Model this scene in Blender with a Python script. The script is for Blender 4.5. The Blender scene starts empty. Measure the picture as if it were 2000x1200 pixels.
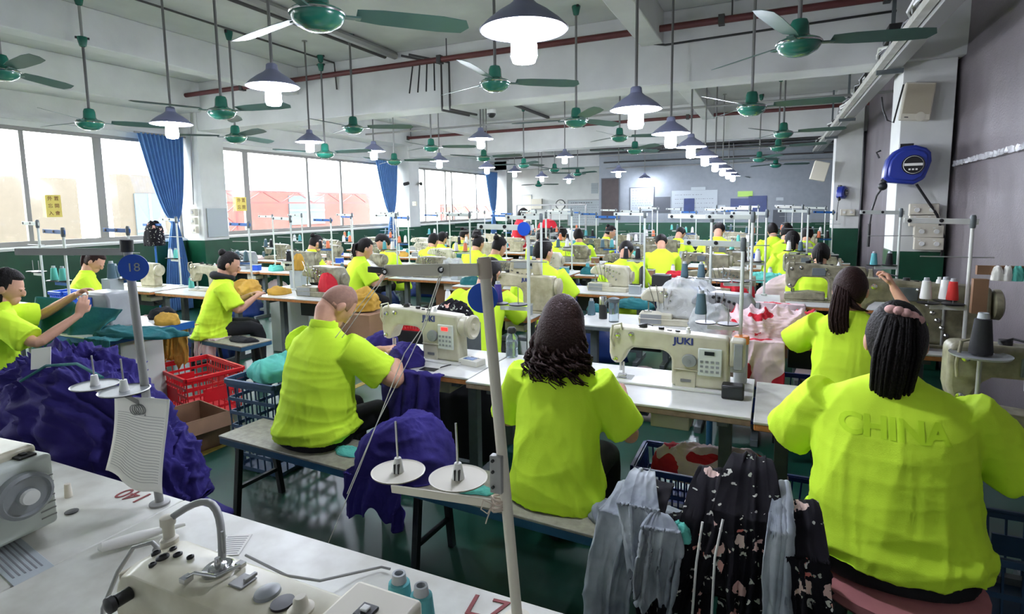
import bpy, bmesh, math, random
import numpy as np
from math import sin, cos, pi, radians, sqrt, atan2
from mathutils import Vector, Matrix, noise
from mathutils.bvhtree import BVHTree
S = bpy.context.scene
COL = S.collection
random.seed(7)
# ---------------------------------------------------------------- camera
H = 1.7
F, PX, PY = 1121.0, 985.0, 535.0
cd = bpy.data.cameras.new('camera'); cam = bpy.data.objects.new('camera', cd); COL.objects.link(cam)
cd.sensor_width = 36; cd.lens = F / 2000 * 36
cd.shift_x = (1000 - PX) / 2000; cd.shift_y = -(600 - PY) / 2000
cd.clip_start = .05; cd.clip_end = 200
CM = (Matrix.Rotation(radians(25), 4, 'Z') @ Matrix.Rotation(radians(90 - 6.6), 4, 'X') @ Matrix.Rotation(radians(-.8), 4, 'Z'))
cam.matrix_world = Matrix.Translation((0, 0, H)) @ CM
S.camera = cam
def P(x, y, z=None, Y=None, X=None, D=None):
    """world point seen at photo pixel (x, y) on a plane of known height / depth"""
    d = CM.to_3x3() @ Vector(((x - PX) / F, -(y - PY) / F, -1))
    t = (z - H) / d.z if z is not None else Y / d.y if Y is not None else X / d.x if X is not None else D
    return Vector((0, 0, H)) + d * t
# ---------------------------------------------------------------- world, exposure
S.view_settings.view_transform = 'Standard'; S.view_settings.look = 'None'
S.view_settings.gamma = 1; S.view_settings.use_curve_mapping = False
S.view_settings.exposure = 1.0
W = bpy.data.worlds.new('sky'); S.world = W; W.use_nodes = True
bg = W.node_tree.nodes['Background']; bg.inputs[0].default_value = (.93, .96, 1, 1); bg.inputs[1].default_value = 10.0
BULB = 150.0
# ---------------------------------------------------------------- materials
def lin(c):
    return tuple(((v / 255) / 12.92 if v / 255 <= .04045 else ((v / 255 + .055) / 1.055) ** 2.4) for v in c)
MATS = {}
def mat(name, rgb, rough=.6, metal=0, var=.0, vs=8, bump=0, bs=60, rgb2=None, emit=0, trans=0, alpha=1, spec=.5, wave=0, coat=0):
    if name in MATS: return MATS[name]
    m = bpy.data.materials.new(name); m.use_nodes = True; nt = m.node_tree; b = nt.nodes['Principled BSDF']
    c = lin(rgb); b.inputs['Base Color'].default_value = (*c, 1)
    b.inputs['Roughness'].default_value = rough; b.inputs['Metallic'].default_value = metal
    b.inputs['Specular IOR Level'].default_value = spec
    if trans: b.inputs['Transmission Weight'].default_value = trans; b.inputs['IOR'].default_value = 1.3
    if coat: b.inputs['Coat Weight'].default_value = coat
    if alpha < 1: b.inputs['Alpha'].default_value = alpha
    tc = nt.nodes.new('ShaderNodeTexCoord')
    if var or rgb2:
        n = nt.nodes.new('ShaderNodeTexNoise'); n.inputs['Scale'].default_value = vs; n.inputs['Detail'].default_value = 6
        r = nt.nodes.new('ShaderNodeValToRGB'); r.color_ramp.elements[0].position = .35; r.color_ramp.elements[1].position = .68
        c2 = lin(rgb2) if rgb2 else tuple(v * (1 - var) for v in c)
        r.color_ramp.elements[0].color = (*c2, 1); r.color_ramp.elements[1].color = (*c, 1)
        nt.links.new(tc.outputs['Object'], n.inputs['Vector']); nt.links.new(n.outputs['Fac'], r.inputs['Fac'])
        nt.links.new(r.outputs['Color'], b.inputs['Base Color'])
    if bump:
        n = nt.nodes.new('ShaderNodeTexNoise'); n.inputs['Scale'].default_value = bs; n.inputs['Detail'].default_value = 4
        if wave: n.inputs['Distortion'].default_value = wave
        bp = nt.nodes.new('ShaderNodeBump'); bp.inputs['Strength'].default_value = bump; bp.inputs['Distance'].default_value = .01
        nt.links.new(tc.outputs['Object'], n.inputs['Vector']); nt.links.new(n.outputs['Fac'], bp.inputs['Height'])
        nt.links.new(bp.outputs['Normal'], b.inputs['Normal'])
    if emit:
        b.inputs['Emission Color'].default_value = (*c, 1); b.inputs['Emission Strength'].default_value = emit
    MATS[name] = m; return m
M = dict(
 wall=mat('white_plaster', (216, 217, 214), .9, var=.1, vs=3, bump=.2, bs=25),
 ceil=mat('ceiling_plaster', (208, 210, 208), .9, var=.16, vs=1.6, bump=.25, bs=14),
 beam=mat('beam_plaster', (214, 215, 214), .9, var=.13, vs=2.2, bump=.3, bs=12),
 green=mat('green_gloss_paint', (16, 74, 50), .35, var=.25, vs=5),
 floor=mat('green_floor_paint', (10, 58, 44), .35, rgb2=(26, 76, 60), vs=1.6),
 yellowline=mat('yellow_line', (190, 160, 60), .6, var=.3, vs=20),
 alu=mat('aluminium_frame', (140, 138, 134), .45, .3),
 pipe=mat('red_brown_pipe', (96, 44, 44), .5, var=.2),
 conduit=mat('dark_conduit', (62, 60, 60), .6),
 rod=mat('grey_rod', (150, 150, 148), .45, .2),
 fan=mat('green_fan_enamel', (34, 106, 88), .25, coat=.4, var=.15, vs=12),
 blade=mat('green_fan_blade', (66, 98, 90), .4, var=.2, vs=6),
 shade=mat('lamp_shade_enamel', (124, 128, 156), .4),
 shadein=mat('lamp_shade_white', (240, 240, 245), .5),
 bulb=mat('lit_bulb', (232, 238, 255), .5, emit=BULB),
 white=mat('white_laminate', (226, 226, 222), .35, var=.09, vs=14),
 white2=mat('worn_white_laminate', (214, 214, 206), .38, rgb2=(190, 188, 178), vs=9),
 edge=mat('brown_edge_band', (196, 128, 70), .6, var=.35, vs=30),
 edge2=mat('grey_brown_edge', (158, 134, 112), .6, var=.35, vs=30),
 steel=mat('painted_steel_leg', (96, 104, 106), .5, var=.2, vs=14),
 chrome=mat('chrome', (200, 200, 200), .2, 1),
 dark=mat('black_plastic', (28, 28, 30), .45),
 cream=mat('cream_machine_enamel', (206, 202, 182), .35, rgb2=(182, 176, 152), vs=9),
 cream2=mat('old_cream_enamel', (196, 190, 164), .4, rgb2=(160, 152, 124), vs=14),
 olive=mat('worn_olive_enamel', (156, 152, 126), .45, rgb2=(106, 100, 80), vs=16),
 greyen=mat('grey_machine_enamel', (150, 154, 156), .4, var=.2),
 panel=mat('pale_panel', (206, 212, 206), .4),
 logo=mat('navy_letter', (40, 52, 120), .5),
 display=mat('dark_display', (30, 36, 34), .2),
 reddisp=mat('red_display', (255, 40, 40), .4, emit=1.2),
 neon=mat('neon_yellow_jersey', (218, 255, 66), .8, spec=.15, bump=.12, bs=260),
 neon2=mat('neon_print', (202, 244, 50), .8, spec=.2),
 skin=mat('skin', (212, 160, 134), .6, var=.12, vs=14),
 hair=mat('black_hair', (18, 14, 14), .6, bump=.6, bs=110, spec=.2),
 hairb=mat('dark_brown_hair', (40, 22, 19), .6, bump=.6, bs=110, spec=.2),
 stubble=mat('shaved_hair', (150, 112, 94), .7, var=.2, vs=60),
 black=mat('black_cloth', (20, 22, 26), .85, var=.3, vs=6),
 jeans=mat('grey_blue_denim', (92, 112, 128), .85, var=.3),
 red=mat('red_plastic', (206, 22, 34), .4),
 redc=mat('red_cloth', (200, 26, 44), .85, var=.2),
 blue=mat('blue_paint', (28, 96, 170), .4, var=.15),
 bluec=mat('blue_crate', (22, 50, 120), .45, var=.2),
 bluedark=mat('navy_crate', (52, 82, 116), .5, var=.2),
 disc=mat('blue_disc', (8, 76, 190), .45),
 purple=mat('purple_cloth', (52, 44, 118), .9, var=.35, vs=4, bump=.3, bs=40, spec=.2),
 teal=mat('teal_cloth', (20, 104, 108), .85, var=.3, vs=6, bump=.2),
 mint=mat('mint_cloth', (104, 206, 190), .85, var=.2, vs=8),
 yellowc=mat('mustard_cloth', (206, 160, 62), .85, var=.25, vs=6),
 greyc=mat('grey_mottled_cloth', (186, 192, 198), .9, rgb2=(134, 142, 152), vs=7, bump=.3, bs=30),
 pinkc=mat('pale_pink_cloth', (228, 204, 204), .85, var=.12, vs=8),
 curtain=mat('blue_curtain', (96, 140, 198), .75, var=.12),
 card=mat('cardboard', (140, 106, 78), .8, var=.15),
 paper=mat('paper', (236, 234, 228), .8),
 ink=mat('grey_ink', (120, 120, 124), .8),
 redink=mat('dark_red_ink', (120, 30, 30), .7),
 pinkscr=mat('pink_scrunchie', (226, 176, 170), .7, var=.3, vs=40),
 stool=mat('bench_top', (168, 164, 146), .5, rgb2=(142, 138, 122), vs=30),
 bluesteel=mat('blue_bench_frame', (38, 86, 116), .45, var=.2),
 coneteal=mat('teal_thread', (84, 160, 166), .8), conemint=mat('mint_thread', (104, 196, 184), .8),
 conedark=mat('slate_thread', (76, 102, 112), .8), conewhite=mat('white_thread', (232, 230, 228), .8),
 conered=mat('red_thread', (206, 48, 44), .8), coneblack=mat('black_thread', (24, 24, 28), .8),
 conepurple=mat('purple_thread', (54, 44, 120), .8), coneorange=mat('orange_thread', (226, 130, 92), .8),
 conetube=mat('grey_cone_tube', (172, 176, 180), .6),
 orange=mat('orange_cap', (240, 140, 60), .4),
 bag=mat('clear_plastic_bag', (226, 230, 232), .25, alpha=.5, bump=.6, bs=18, wave=2),
 water=mat('clear_water_plastic', (214, 226, 232), .1, trans=.85),
 reel=mat('blue_hose_reel', (34, 54, 150), .35, coat=.3),
 net=mat('grey_plastic_sheet', (104, 96, 100), .5, var=.14, vs=2.5, bump=.35, bs=24, wave=3),
 tape=mat('clear_tape', (196, 196, 200), .25, alpha=.75),
 brick=mat('pink_render_facade', (104, 66, 58), .9, var=.1), cream3=mat('cream_facade', (84, 76, 64), .9, var=.1),
 redsteel=mat('red_steel', (96, 34, 30), .6), shut=mat('grey_shutter', (74, 84, 88), .6),
 grout=mat('grey_ground', (70, 68, 64), .9),
 dgrey=mat('dark_grey_board', (74, 78, 84), .6), mgrey=mat('grey_partition', (136, 142, 148), .7, var=.1),
 boardw=mat('notice_board_white', (168, 176, 180), .5), navy=mat('navy_poster', (44, 62, 112), .5, var=.4, vs=5),
 limegreen=mat('lime_sign', (150, 190, 70), .5), door=mat('dark_brown_gate', (62, 52, 50), .6, var=.3),
 ysign=mat('yellow_paper_sign', (244, 222, 120), .8),
 opal=mat('beige_bakelite', (206, 200, 184), .5), twine=mat('beige_twine', (190, 176, 160), .9),
 thread=mat('white_sewing_thread', (226, 224, 214), .7),
)
def glass_mat():
    m = bpy.data.materials.new('window_glass'); m.use_nodes = True; nt = m.node_tree; nt.nodes.clear()
    o = nt.nodes.new('ShaderNodeOutputMaterial'); mx = nt.nodes.new('ShaderNodeMixShader'); t = nt.nodes.new('ShaderNodeBsdfTransparent')
    g = nt.nodes.new('ShaderNodeBsdfGlossy'); g.inputs['Roughness'].default_value = .08; t.inputs[0].default_value = (.95, .97, .97, 1)
    mx.inputs[0].default_value = .06
    nt.links.new(t.outputs[0], mx.inputs[1]); nt.links.new(g.outputs[0], mx.inputs[2]); nt.links.new(mx.outputs[0], o.inputs[0]); return m
M['glass'] = glass_mat()
def floral_mat():
    m = bpy.data.materials.new('black_floral_cloth'); m.use_nodes = True; nt = m.node_tree; b = nt.nodes['Principled BSDF']
    b.inputs['Roughness'].default_value = .85; b.inputs['Specular IOR Level'].default_value = .2
    tc = nt.nodes.new('ShaderNodeTexCoord'); L = nt.links.new
    nz = nt.nodes.new('ShaderNodeTexNoise'); nz.inputs['Scale'].default_value = 30; L(tc.outputs['Object'], nz.inputs['Vector'])
    mp = nt.nodes.new('ShaderNodeMixRGB'); mp.blend_type = 'LINEAR_LIGHT'; mp.inputs[0].default_value = .035
    L(tc.outputs['Object'], mp.inputs[1]); L(nz.outputs['Color'], mp.inputs[2])
    prev = None
    for sc, th, ca, cb in ((34, .28, (236, 232, 224), (150, 160, 140)), (13, .27, (226, 120, 110), (240, 226, 214))):
        v = nt.nodes.new('ShaderNodeTexVoronoi'); v.inputs['Scale'].default_value = sc; L(mp.outputs[0], v.inputs['Vector'])
        r = nt.nodes.new('ShaderNodeMath'); r.operation = 'LESS_THAN'; r.inputs[1].default_value = th; L(v.outputs['Distance'], r.inputs[0])
        sp = nt.nodes.new('ShaderNodeSeparateColor'); L(v.outputs['Color'], sp.inputs[0])
        g = nt.nodes.new('ShaderNodeMath'); g.operation = 'GREATER_THAN'; g.inputs[1].default_value = .62; L(sp.outputs[0], g.inputs[0])
        mu = nt.nodes.new('ShaderNodeMath'); mu.operation = 'MULTIPLY'; L(r.outputs[0], mu.inputs[0]); L(g.outputs[0], mu.inputs[1])
        cm = nt.nodes.new('ShaderNodeMixRGB'); cm.inputs[1].default_value = (*lin(ca), 1); cm.inputs[2].default_value = (*lin(cb), 1); L(sp.outputs[1], cm.inputs[0])
        mx = nt.nodes.new('ShaderNodeMixRGB'); L(mu.outputs[0], mx.inputs[0])
        if prev: L(prev.outputs[0], mx.inputs[1])
        else: mx.inputs[1].default_value = (*lin((24, 22, 28)), 1)
        L(cm.outputs[0], mx.inputs[2]); prev = mx
    L(prev.outputs[0], b.inputs['Base Color']); return m
M['floral'] = floral_mat()
def redwhite_mat():
    m = bpy.data.materials.new('pink_and_red_garments'); m.use_nodes = True; nt = m.node_tree; b = nt.nodes['Principled BSDF']
    b.inputs['Roughness'].default_value = .85; tc = nt.nodes.new('ShaderNodeTexCoord'); n = nt.nodes.new('ShaderNodeTexNoise')
    n.inputs['Scale'].default_value = 5; n.inputs['Detail'].default_value = 1; r = nt.nodes.new('ShaderNodeValToRGB'); r.color_ramp.interpolation = 'CONSTANT'
    r.color_ramp.elements[0].color = (*lin((196, 30, 50)), 1); r.color_ramp.elements[1].position = .4; r.color_ramp.elements[1].color = (*lin((232, 206, 208)), 1)
    nt.links.new(tc.outputs['Object'], n.inputs['Vector']); nt.links.new(n.outputs['Fac'], r.inputs[0]); nt.links.new(r.outputs[0], b.inputs['Base Color']); return m
M['pinkred'] = redwhite_mat()
# ---------------------------------------------------------------- mesh helpers
def V(*a): return Vector(a)
def frame(d):
    d = Vector(d).normalized(); up = Vector((0, 0, 1)) if abs(d.z) < .95 else Vector((0, 1, 0))
    a = d.cross(up).normalized(); return a, a.cross(d).normalized()
class MB:
    def __init__(s): s.v = []; s.f = []; s.m = []; s.T = None
    def add(s, vs, fs, mi=0):
        o = len(s.v)
        s.v += [tuple(s.T @ Vector(p)) if s.T else tuple(p) for p in vs]
        s.f += [tuple(i + o for i in f) for f in fs]; s.m += [mi] * len(fs); return s
    def box(s, x0, x1, y0, y1, z0, z1, mi=0):
        return s.add([(x0, y0, z0), (x1, y0, z0), (x1, y1, z0), (x0, y1, z0), (x0, y0, z1), (x1, y0, z1), (x1, y1, z1), (x0, y1, z1)],
                     [(0, 3, 2, 1), (4, 5, 6, 7), (0, 1, 5, 4), (1, 2, 6, 5), (2, 3, 7, 6), (3, 0, 4, 7)], mi)
    def bar(s, a, b, w, h=None, mi=0):
        a = Vector(a); b = Vector(b); h = h or w; u, v = frame(b - a); u *= w / 2; v *= h / 2
        return s.add([a - u - v, a + u - v, a + u + v, a - u + v, b - u - v, b + u - v, b + u + v, b - u + v],
                     [(0, 3, 2, 1), (4, 5, 6, 7), (0, 1, 5, 4), (1, 2, 6, 5), (2, 3, 7, 6), (3, 0, 4, 7)], mi)
    def tube(s, pts, r, n=8, mi=0, cap=True, closed=False):
        pts = [Vector(p) for p in pts]; rs = r if isinstance(r, (list, tuple)) else [r] * len(pts)
        vs = []; u = None; N = len(pts)
        for i, p in enumerate(pts):
            if closed: d = pts[(i + 1) % N] - pts[i - 1]
            else: d = pts[min(i + 1, N - 1)] - pts[max(i - 1, 0)]
            if d.length < 1e-9: d = Vector((0, 0, 1))
            d.normalize()
            if u is None: u, w = frame(d)
            else:
                u = u - d * u.dot(d)
                if u.length < 1e-6: u, w = frame(d)
                u.normalize(); w = u.cross(d)
            for k in range(n): vs.append(p + (u * cos(2 * pi * k / n) + w * sin(2 * pi * k / n)) * rs[i])
        fs = [(i * n + k, i * n + (k + 1) % n, (i + 1) * n + (k + 1) % n, (i + 1) * n + k) for i in range(N - 1) for k in range(n)]
        if closed: fs += [((N - 1) * n + k, (N - 1) * n + (k + 1) % n, (k + 1) % n, k) for k in range(n)]
        elif cap: fs += [tuple(range(n))[::-1], tuple(range((N - 1) * n, N * n))]
        return s.add(vs, fs, mi)
    def cyl(s, a, b, r0, r1=None, n=16, mi=0): return s.tube([a, b], [r0, r0 if r1 is None else r1], n, mi)
    def lathe(s, prof, n=24, c=(0, 0, 0), d=(0, 0, 1), mi=0, cap=True):
        c = Vector(c); d = Vector(d).normalized(); u, w = frame(d); vs = []
        for r, z in prof:
            for k in range(n): vs.append(c + d * z + (u * cos(2 * pi * k / n) + w * sin(2 * pi * k / n)) * max(r, 1e-4))
        N = len(prof)
        fs = [(i * n + k, i * n + (k + 1) % n, (i + 1) * n + (k + 1) % n, (i + 1) * n + k) for i in range(N - 1) for k in range(n)]
        if cap: fs += [tuple(range(n))[::-1], tuple(range((N - 1) * n, N * n))]
        return s.add(vs, fs, mi)
    def prism(s, pts, y0, y1, mi=0):      # outline in XZ pushed along Y
        n = len(pts); vs = [(x, y0, z) for x, z in pts] + [(x, y1, z) for x, z in pts]
        return s.add(vs, [tuple(range(n)), tuple(range(n, 2 * n))[::-1]] + [(i, n + i, n + (i + 1) % n, (i + 1) % n) for i in range(n)], mi)
    def ball(s, c, r, nu=16, nv=10, mi=0, R=None, fn=None):
        r = r if isinstance(r, (tuple, list)) else (r, r, r); c = Vector(c); vs = []
        for j in range(nv + 1):
            t = pi * j / nv
            for i in range(nu):
                a = 2 * pi * i / nu; q = Vector((sin(t) * cos(a), sin(t) * sin(a), cos(t)))
                k = fn(q) if fn else 1
                q = Vector((q.x * r[0], q.y * r[1], q.z * r[2])) * k
                if R: q = R @ q
                vs.append(c + q)
        fs = [(j * nu + i, (j + 1) * nu + i, (j + 1) * nu + (i + 1) % nu, j * nu + (i + 1) % nu) for j in range(nv) for i in range(nu)]
        return s.add(vs, fs, mi)
    def loft(s, rings, n=24, mi=0, e=2.0):  # rings: (center, half-width-vector, half-depth-vector)
        vs = []
        for c, a, b in rings:
            c = Vector(c); a = Vector(a); b = Vector(b)
            for k in range(n):
                t = 2 * pi * k / n; x = cos(t); y = sin(t)
                vs.append(c + a * (abs(x) ** (2 / e) * (1 if x > 0 else -1)) + b * (abs(y) ** (2 / e) * (1 if y > 0 else -1)))
        N = len(rings)
        fs = [(i * n + k, i * n + (k + 1) % n, (i + 1) * n + (k + 1) % n, (i + 1) * n + k) for i in range(N - 1) for k in range(n)]
        return s.add(vs, fs + [tuple(range(n))[::-1], tuple(range((N - 1) * n, N * n))], mi)
    def mesh(s, name, mats):
        me = bpy.data.meshes.new(name); me.from_pydata(s.v, [], s.f)
        for m in (mats if isinstance(mats, (list, tuple)) else [mats]): me.materials.append(m)
        if any(s.m): me.polygons.foreach_set('material_index', s.m)
        bm = bmesh.new(); bm.from_mesh(me); bmesh.ops.remove_doubles(bm, verts=bm.verts, dist=1e-5)
        bmesh.ops.recalc_face_normals(bm, faces=bm.faces); bm.to_mesh(me); bm.free(); return me
    def build(s, name, mats, parent=None, bevel=0, ang=40, loc=None, seg=2):
        return link(name, s.mesh(name, mats), parent, bevel, ang, loc, seg)
def link(name, me, parent=None, bevel=0, ang=40, loc=None, seg=2):
    me.polygons.foreach_set('use_smooth', [True] * len(me.polygons))
    try: me.set_sharp_from_angle(angle=radians(ang))
    except Exception: pass
    o = bpy.data.objects.new(name, me); COL.objects.link(o)
    if parent: o.parent = parent
    if loc is not None: o.location = loc
    if bevel:
        b = o.modifiers.new('bevel', 'BEVEL'); b.width = bevel; b.segments = seg; b.limit_method = 'ANGLE'; b.angle_limit = radians(40); b.harden_normals = False
    return o
def tag(o, label, cat, group=None, kind=None):
    o['label'] = label
    if kind: o['kind'] = kind
    if label and not 4 <= len(label.split()) <= 16: print('LABEL', len(label.split()), label)
    if cat: o['category'] = cat
    if group: o['group'] = group
    return o
def struct(o): o['kind'] = 'structure'; return o
def empty(name, loc=(0, 0, 0), rz=0, label=None, cat=None, group=None, sc=1):
    o = bpy.data.objects.new(name, None); COL.objects.link(o); o.location = loc; o.rotation_euler = (0, 0, rz); o.scale = (sc,) * 3
    o.empty_display_size = .1
    if label: tag(o, label, cat, group)
    return o
def tree(o, parent=None):
    c = o.copy(); COL.objects.link(c); c.parent = parent
    for ch in o.children: tree(ch, c)
    return c
PROTO = {}
def inst(key, maker, loc, rz=0, label=None, cat=None, group=None, sc=1):
    """first use builds the thing, later uses copy it with each of its parts"""
    if key in PROTO: o = tree(PROTO[key])
    else: o = maker(); PROTO[key] = o
    o.location = loc; o.rotation_euler = (0, 0, rz); o.scale = (sc,) * 3
    tag(o, label, cat, group)
    if not group and 'group' in o: del o['group']
    return o
def bake(mb, name, mats, voxel=None, smooth=0, sf=.5, dec=0):
    me = mb.mesh(name, mats) if isinstance(mb, MB) else mb
    o = bpy.data.objects.new('tmp', me); COL.objects.link(o)
    if voxel:
        r = o.modifiers.new('r', 'REMESH'); r.mode = 'VOXEL'; r.voxel_size = voxel; r.use_smooth_shade = True
    if smooth:
        s_ = o.modifiers.new('s', 'SMOOTH'); s_.iterations = smooth; s_.factor = sf
    if dec:
        d = o.modifiers.new('d', 'DECIMATE'); d.ratio = dec
    dg = bpy.context.evaluated_depsgraph_get(); ev = o.evaluated_get(dg); m2 = bpy.data.meshes.new_from_object(ev)
    m2.name = name; bpy.data.objects.remove(o)
    return m2
def displace(me, fn):
    """fn(xyz array, normal array) -> new xyz array"""
    n = len(me.vertices); co = np.empty(n * 3, dtype=np.float32); me.vertices.foreach_get('co', co); co = co.reshape(-1, 3)
    no = np.empty(n * 3, dtype=np.float32); me.vertices.foreach_get('normal', no); no = no.reshape(-1, 3)
    me.vertices.foreach_set('co', fn(co.astype(float), no.astype(float)).astype(np.float32).ravel()); me.update()
_rs = np.random.RandomState(3)
def fold(q, sc=6., seed=0, octs=3):
    """ridged cloth folds from warped sine fields, -1..1"""
    rs = np.random.RandomState(seed); out = np.zeros(len(q)); amp = 1; tot = 0
    for o in range(octs):
        d = rs.normal(size=(3, 3)); d /= np.linalg.norm(d, axis=1)[:, None]; ph = rs.rand(3) * 6.28
        w = np.sin(q @ d[0] * sc * .6 + ph[0]) * 1.3 + np.sin(q @ d[1] * sc * .9 + ph[1]) * .9
        r = 1 - np.abs(np.sin(q @ d[2] * sc + w + ph[2])) ** .8 * 2
        out += amp * r; tot += amp; amp *= .55; sc *= 1.9
    return out / tot
def text_mesh(txt, size, name='lettering', ext=0, bold=0):
    c = bpy.data.curves.new(name, 'FONT'); c.body = txt; c.size = size; c.offset = bold; c.align_x = 'CENTER'; c.align_y = 'CENTER'; c.extrude = ext; c.resolution_u = 3
    o = bpy.data.objects.new('t', c); COL.objects.link(o)
    me = bpy.data.meshes.new_from_object(o.evaluated_get(bpy.context.evaluated_depsgraph_get())); me.name = name
    bpy.data.objects.remove(o); return me
def text(txt, size, m, parent, M4, name='lettering', ext=.0008, bold=0):
    me = text_mesh(txt, size, name, ext, bold); me.transform(M4); me.materials.clear(); me.materials.append(m)
    return link(name, me, parent)
def rot(ax, ay, az): return Matrix.Rotation(az, 4, 'Z') @ Matrix.Rotation(ay, 4, 'Y') @ Matrix.Rotation(ax, 4, 'X')
# ================================================================ the room
ZC, ZB, YR, XL, XR = 3.85, 3.06, 21.0, -9.4, 1.62
def sbox(name, a, m, bevel=0): return struct(MB().box(*a).build(name, M[m], None, bevel))
sbox('floor', (XL - .3, XR + .2, -1.6, YR + .2, -.1, 0), 'floor')
sbox('ceiling', (XL - .3, XR + .2, -1.6, YR + .2, ZC, ZC + .12), 'ceil')
sbox('wall_back', (XL - .3, XR + .2, YR, YR + .15, 1.2, ZC), 'wall')
sbox('trim_1', (XL, XR, YR - .01, YR + .15, 0, 1.2), 'green')
sbox('wall_behind', (XL - .3, XR + .2, -1.75, -1.6, 0, ZC), 'wall')
# right wall: brick wall hung with grey plastic sheet
struct(MB().box(XR, XR + .15, -1.6, YR, 0, ZC).build('wall_right', M['wall']))
mb = MB(); n = 90; vs = []; yy = [.2 + 18.5 * (i / n) for i in range(n + 1)]
for i, y in enumerate(yy):
    for j in range(25):
        z = .02 + (ZC - .1) * j / 24; vs.append((XR - .035 - .018 * sin(y * 9 + sin(z * 3)) * sin(z * 2 + y), y, z))
mb.add(vs, [(i * 25 + j, (i + 1) * 25 + j, (i + 1) * 25 + j + 1, i * 25 + j + 1) for i in range(n) for j in range(24)])
o = mb.build('plastic_sheet', M['net']); s_ = o.modifiers.new('t', 'SOLIDIFY'); s_.thickness = .004
tag(o, 'grey translucent plastic sheeting hung along the whole right wall behind the pillars', 'plastic sheet')
# left wall with three window bays
WB, WT = 1.25, 2.9
sbox('wall_left', (XL - .15, XL, -1.6, YR, 1.2, WB), 'wall')
sbox('trim_2', (XL - .16, XL + .012, -1.6, YR, 0, 1.2), 'green')
sbox('trim_3', (XL - .16, XL + .05, -1.6, YR, 1.2, 1.235), 'wall')
sbox('wall_left_upper', (XL - .15, XL, -1.6, YR, WT, ZC), 'wall')
sbox('trim_4', (XL - .01, -8.8, -1.6, YR, 3.37, ZC), 'beam', .01)
sbox('trim_18', (XL - .01, XL + .1, -1.6, YR, 2.98, 3.04), 'beam')
pil = [(.0, .5), (6.83, 7.33), (13.1, 13.6), (19.4, 19.9)]
for i, (a, b) in enumerate(pil):
    sbox('wall_pillar_left' if i == 0 else 'wall_pillar_left.%03d' % i, (XL - .1, -8.9, a, b, 1.2, ZC), 'wall', .004)
    struct(MB().box(XL - .1, -8.895, a - .005, b + .005, 0, 1.2).build('trim_%d' % (5 + i), M['green']))
bays = [(.5, 6.83), (7.33, 13.1), (13.6, 19.4)]
def window(nm, y0, y1, mull, wide=()):
    t = struct(empty(nm, (XL - .07, y0, WB)))
    mb = MB()
    w = .03
    mb.box(-w, w, 0, y1 - y0, 0, .07); mb.box(-w, w, 0, y1 - y0, WT - WB - .05, WT - WB)
    for m in [0, y1 - y0 - .05] + [q - y0 for q in mull]: mb.box(-w, w, m, m + (.13 if m + y0 in wide else .06), .07, WT - WB - .05)
    mb.build('window_frame', M['alu'], t, .004)
    MB().box(-.004, .004, .03, y1 - y0 - .03, .05, WT - WB - .04).build('pane', M['glass'], t)
    return t
window('window_1', .5, 6.83, [1.6, 3.0, 4.5, 5.45], (5.45,))
window('window_2', 7.33, 13.1, [8.2, 9.9, 11.0], (8.2,))
window('window_3', 13.6, 19.4, [14.7, 15.9, 16.3, 18.0])
window('window_4', 19.9, 20.95, [])
# right pillars: white above, green dado
for i, (x0, x1, y0) in enumerate([(1.12, 1.55, 6.95), (1.07, 1.52, 13.0), (1.06, 1.52, 19.2)]):
    sbox('wall_pillar_right' if i == 0 else 'wall_pillar_right.%03d' % i, (x0, x1, y0, y0 + .5, 1.2, ZC), 'wall', .006)
    struct(MB().box(x0 - .004, x1 + .003, y0 - .004, y0 + .5, 0, 1.2).build('trim_%d' % (9 + i), M['green'], None, .006))
# beams
for i, (y0, y1) in enumerate([(6.85, 7.3), (13.15, 13.6), (19.4, 19.8)]):
    sbox('trim_%d' % (20 + i), (XL, XR, y0, y1, ZB, ZC), 'beam', .01)
k = 23
for i, (ya, yb) in enumerate([(-1.6, 6.85), (7.3, 13.15), (13.6, 19.4)]):
    for (x0, x1, zb) in ((-6.84, -6.6, 3.45), (-1.43, -1.18, 3.5)):
        sbox('trim_%d' % k, (x0, x1, ya, yb, zb, ZC), 'beam', .01); k += 1
# yellow floor line beside the aisle
tag(MB().box(-3.62, -3.55, 2.5, 15, 0, .003).build('floor_marking', M['yellowline']), 'worn yellow line painted on the green floor along the aisle', 'floor marking')
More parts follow.
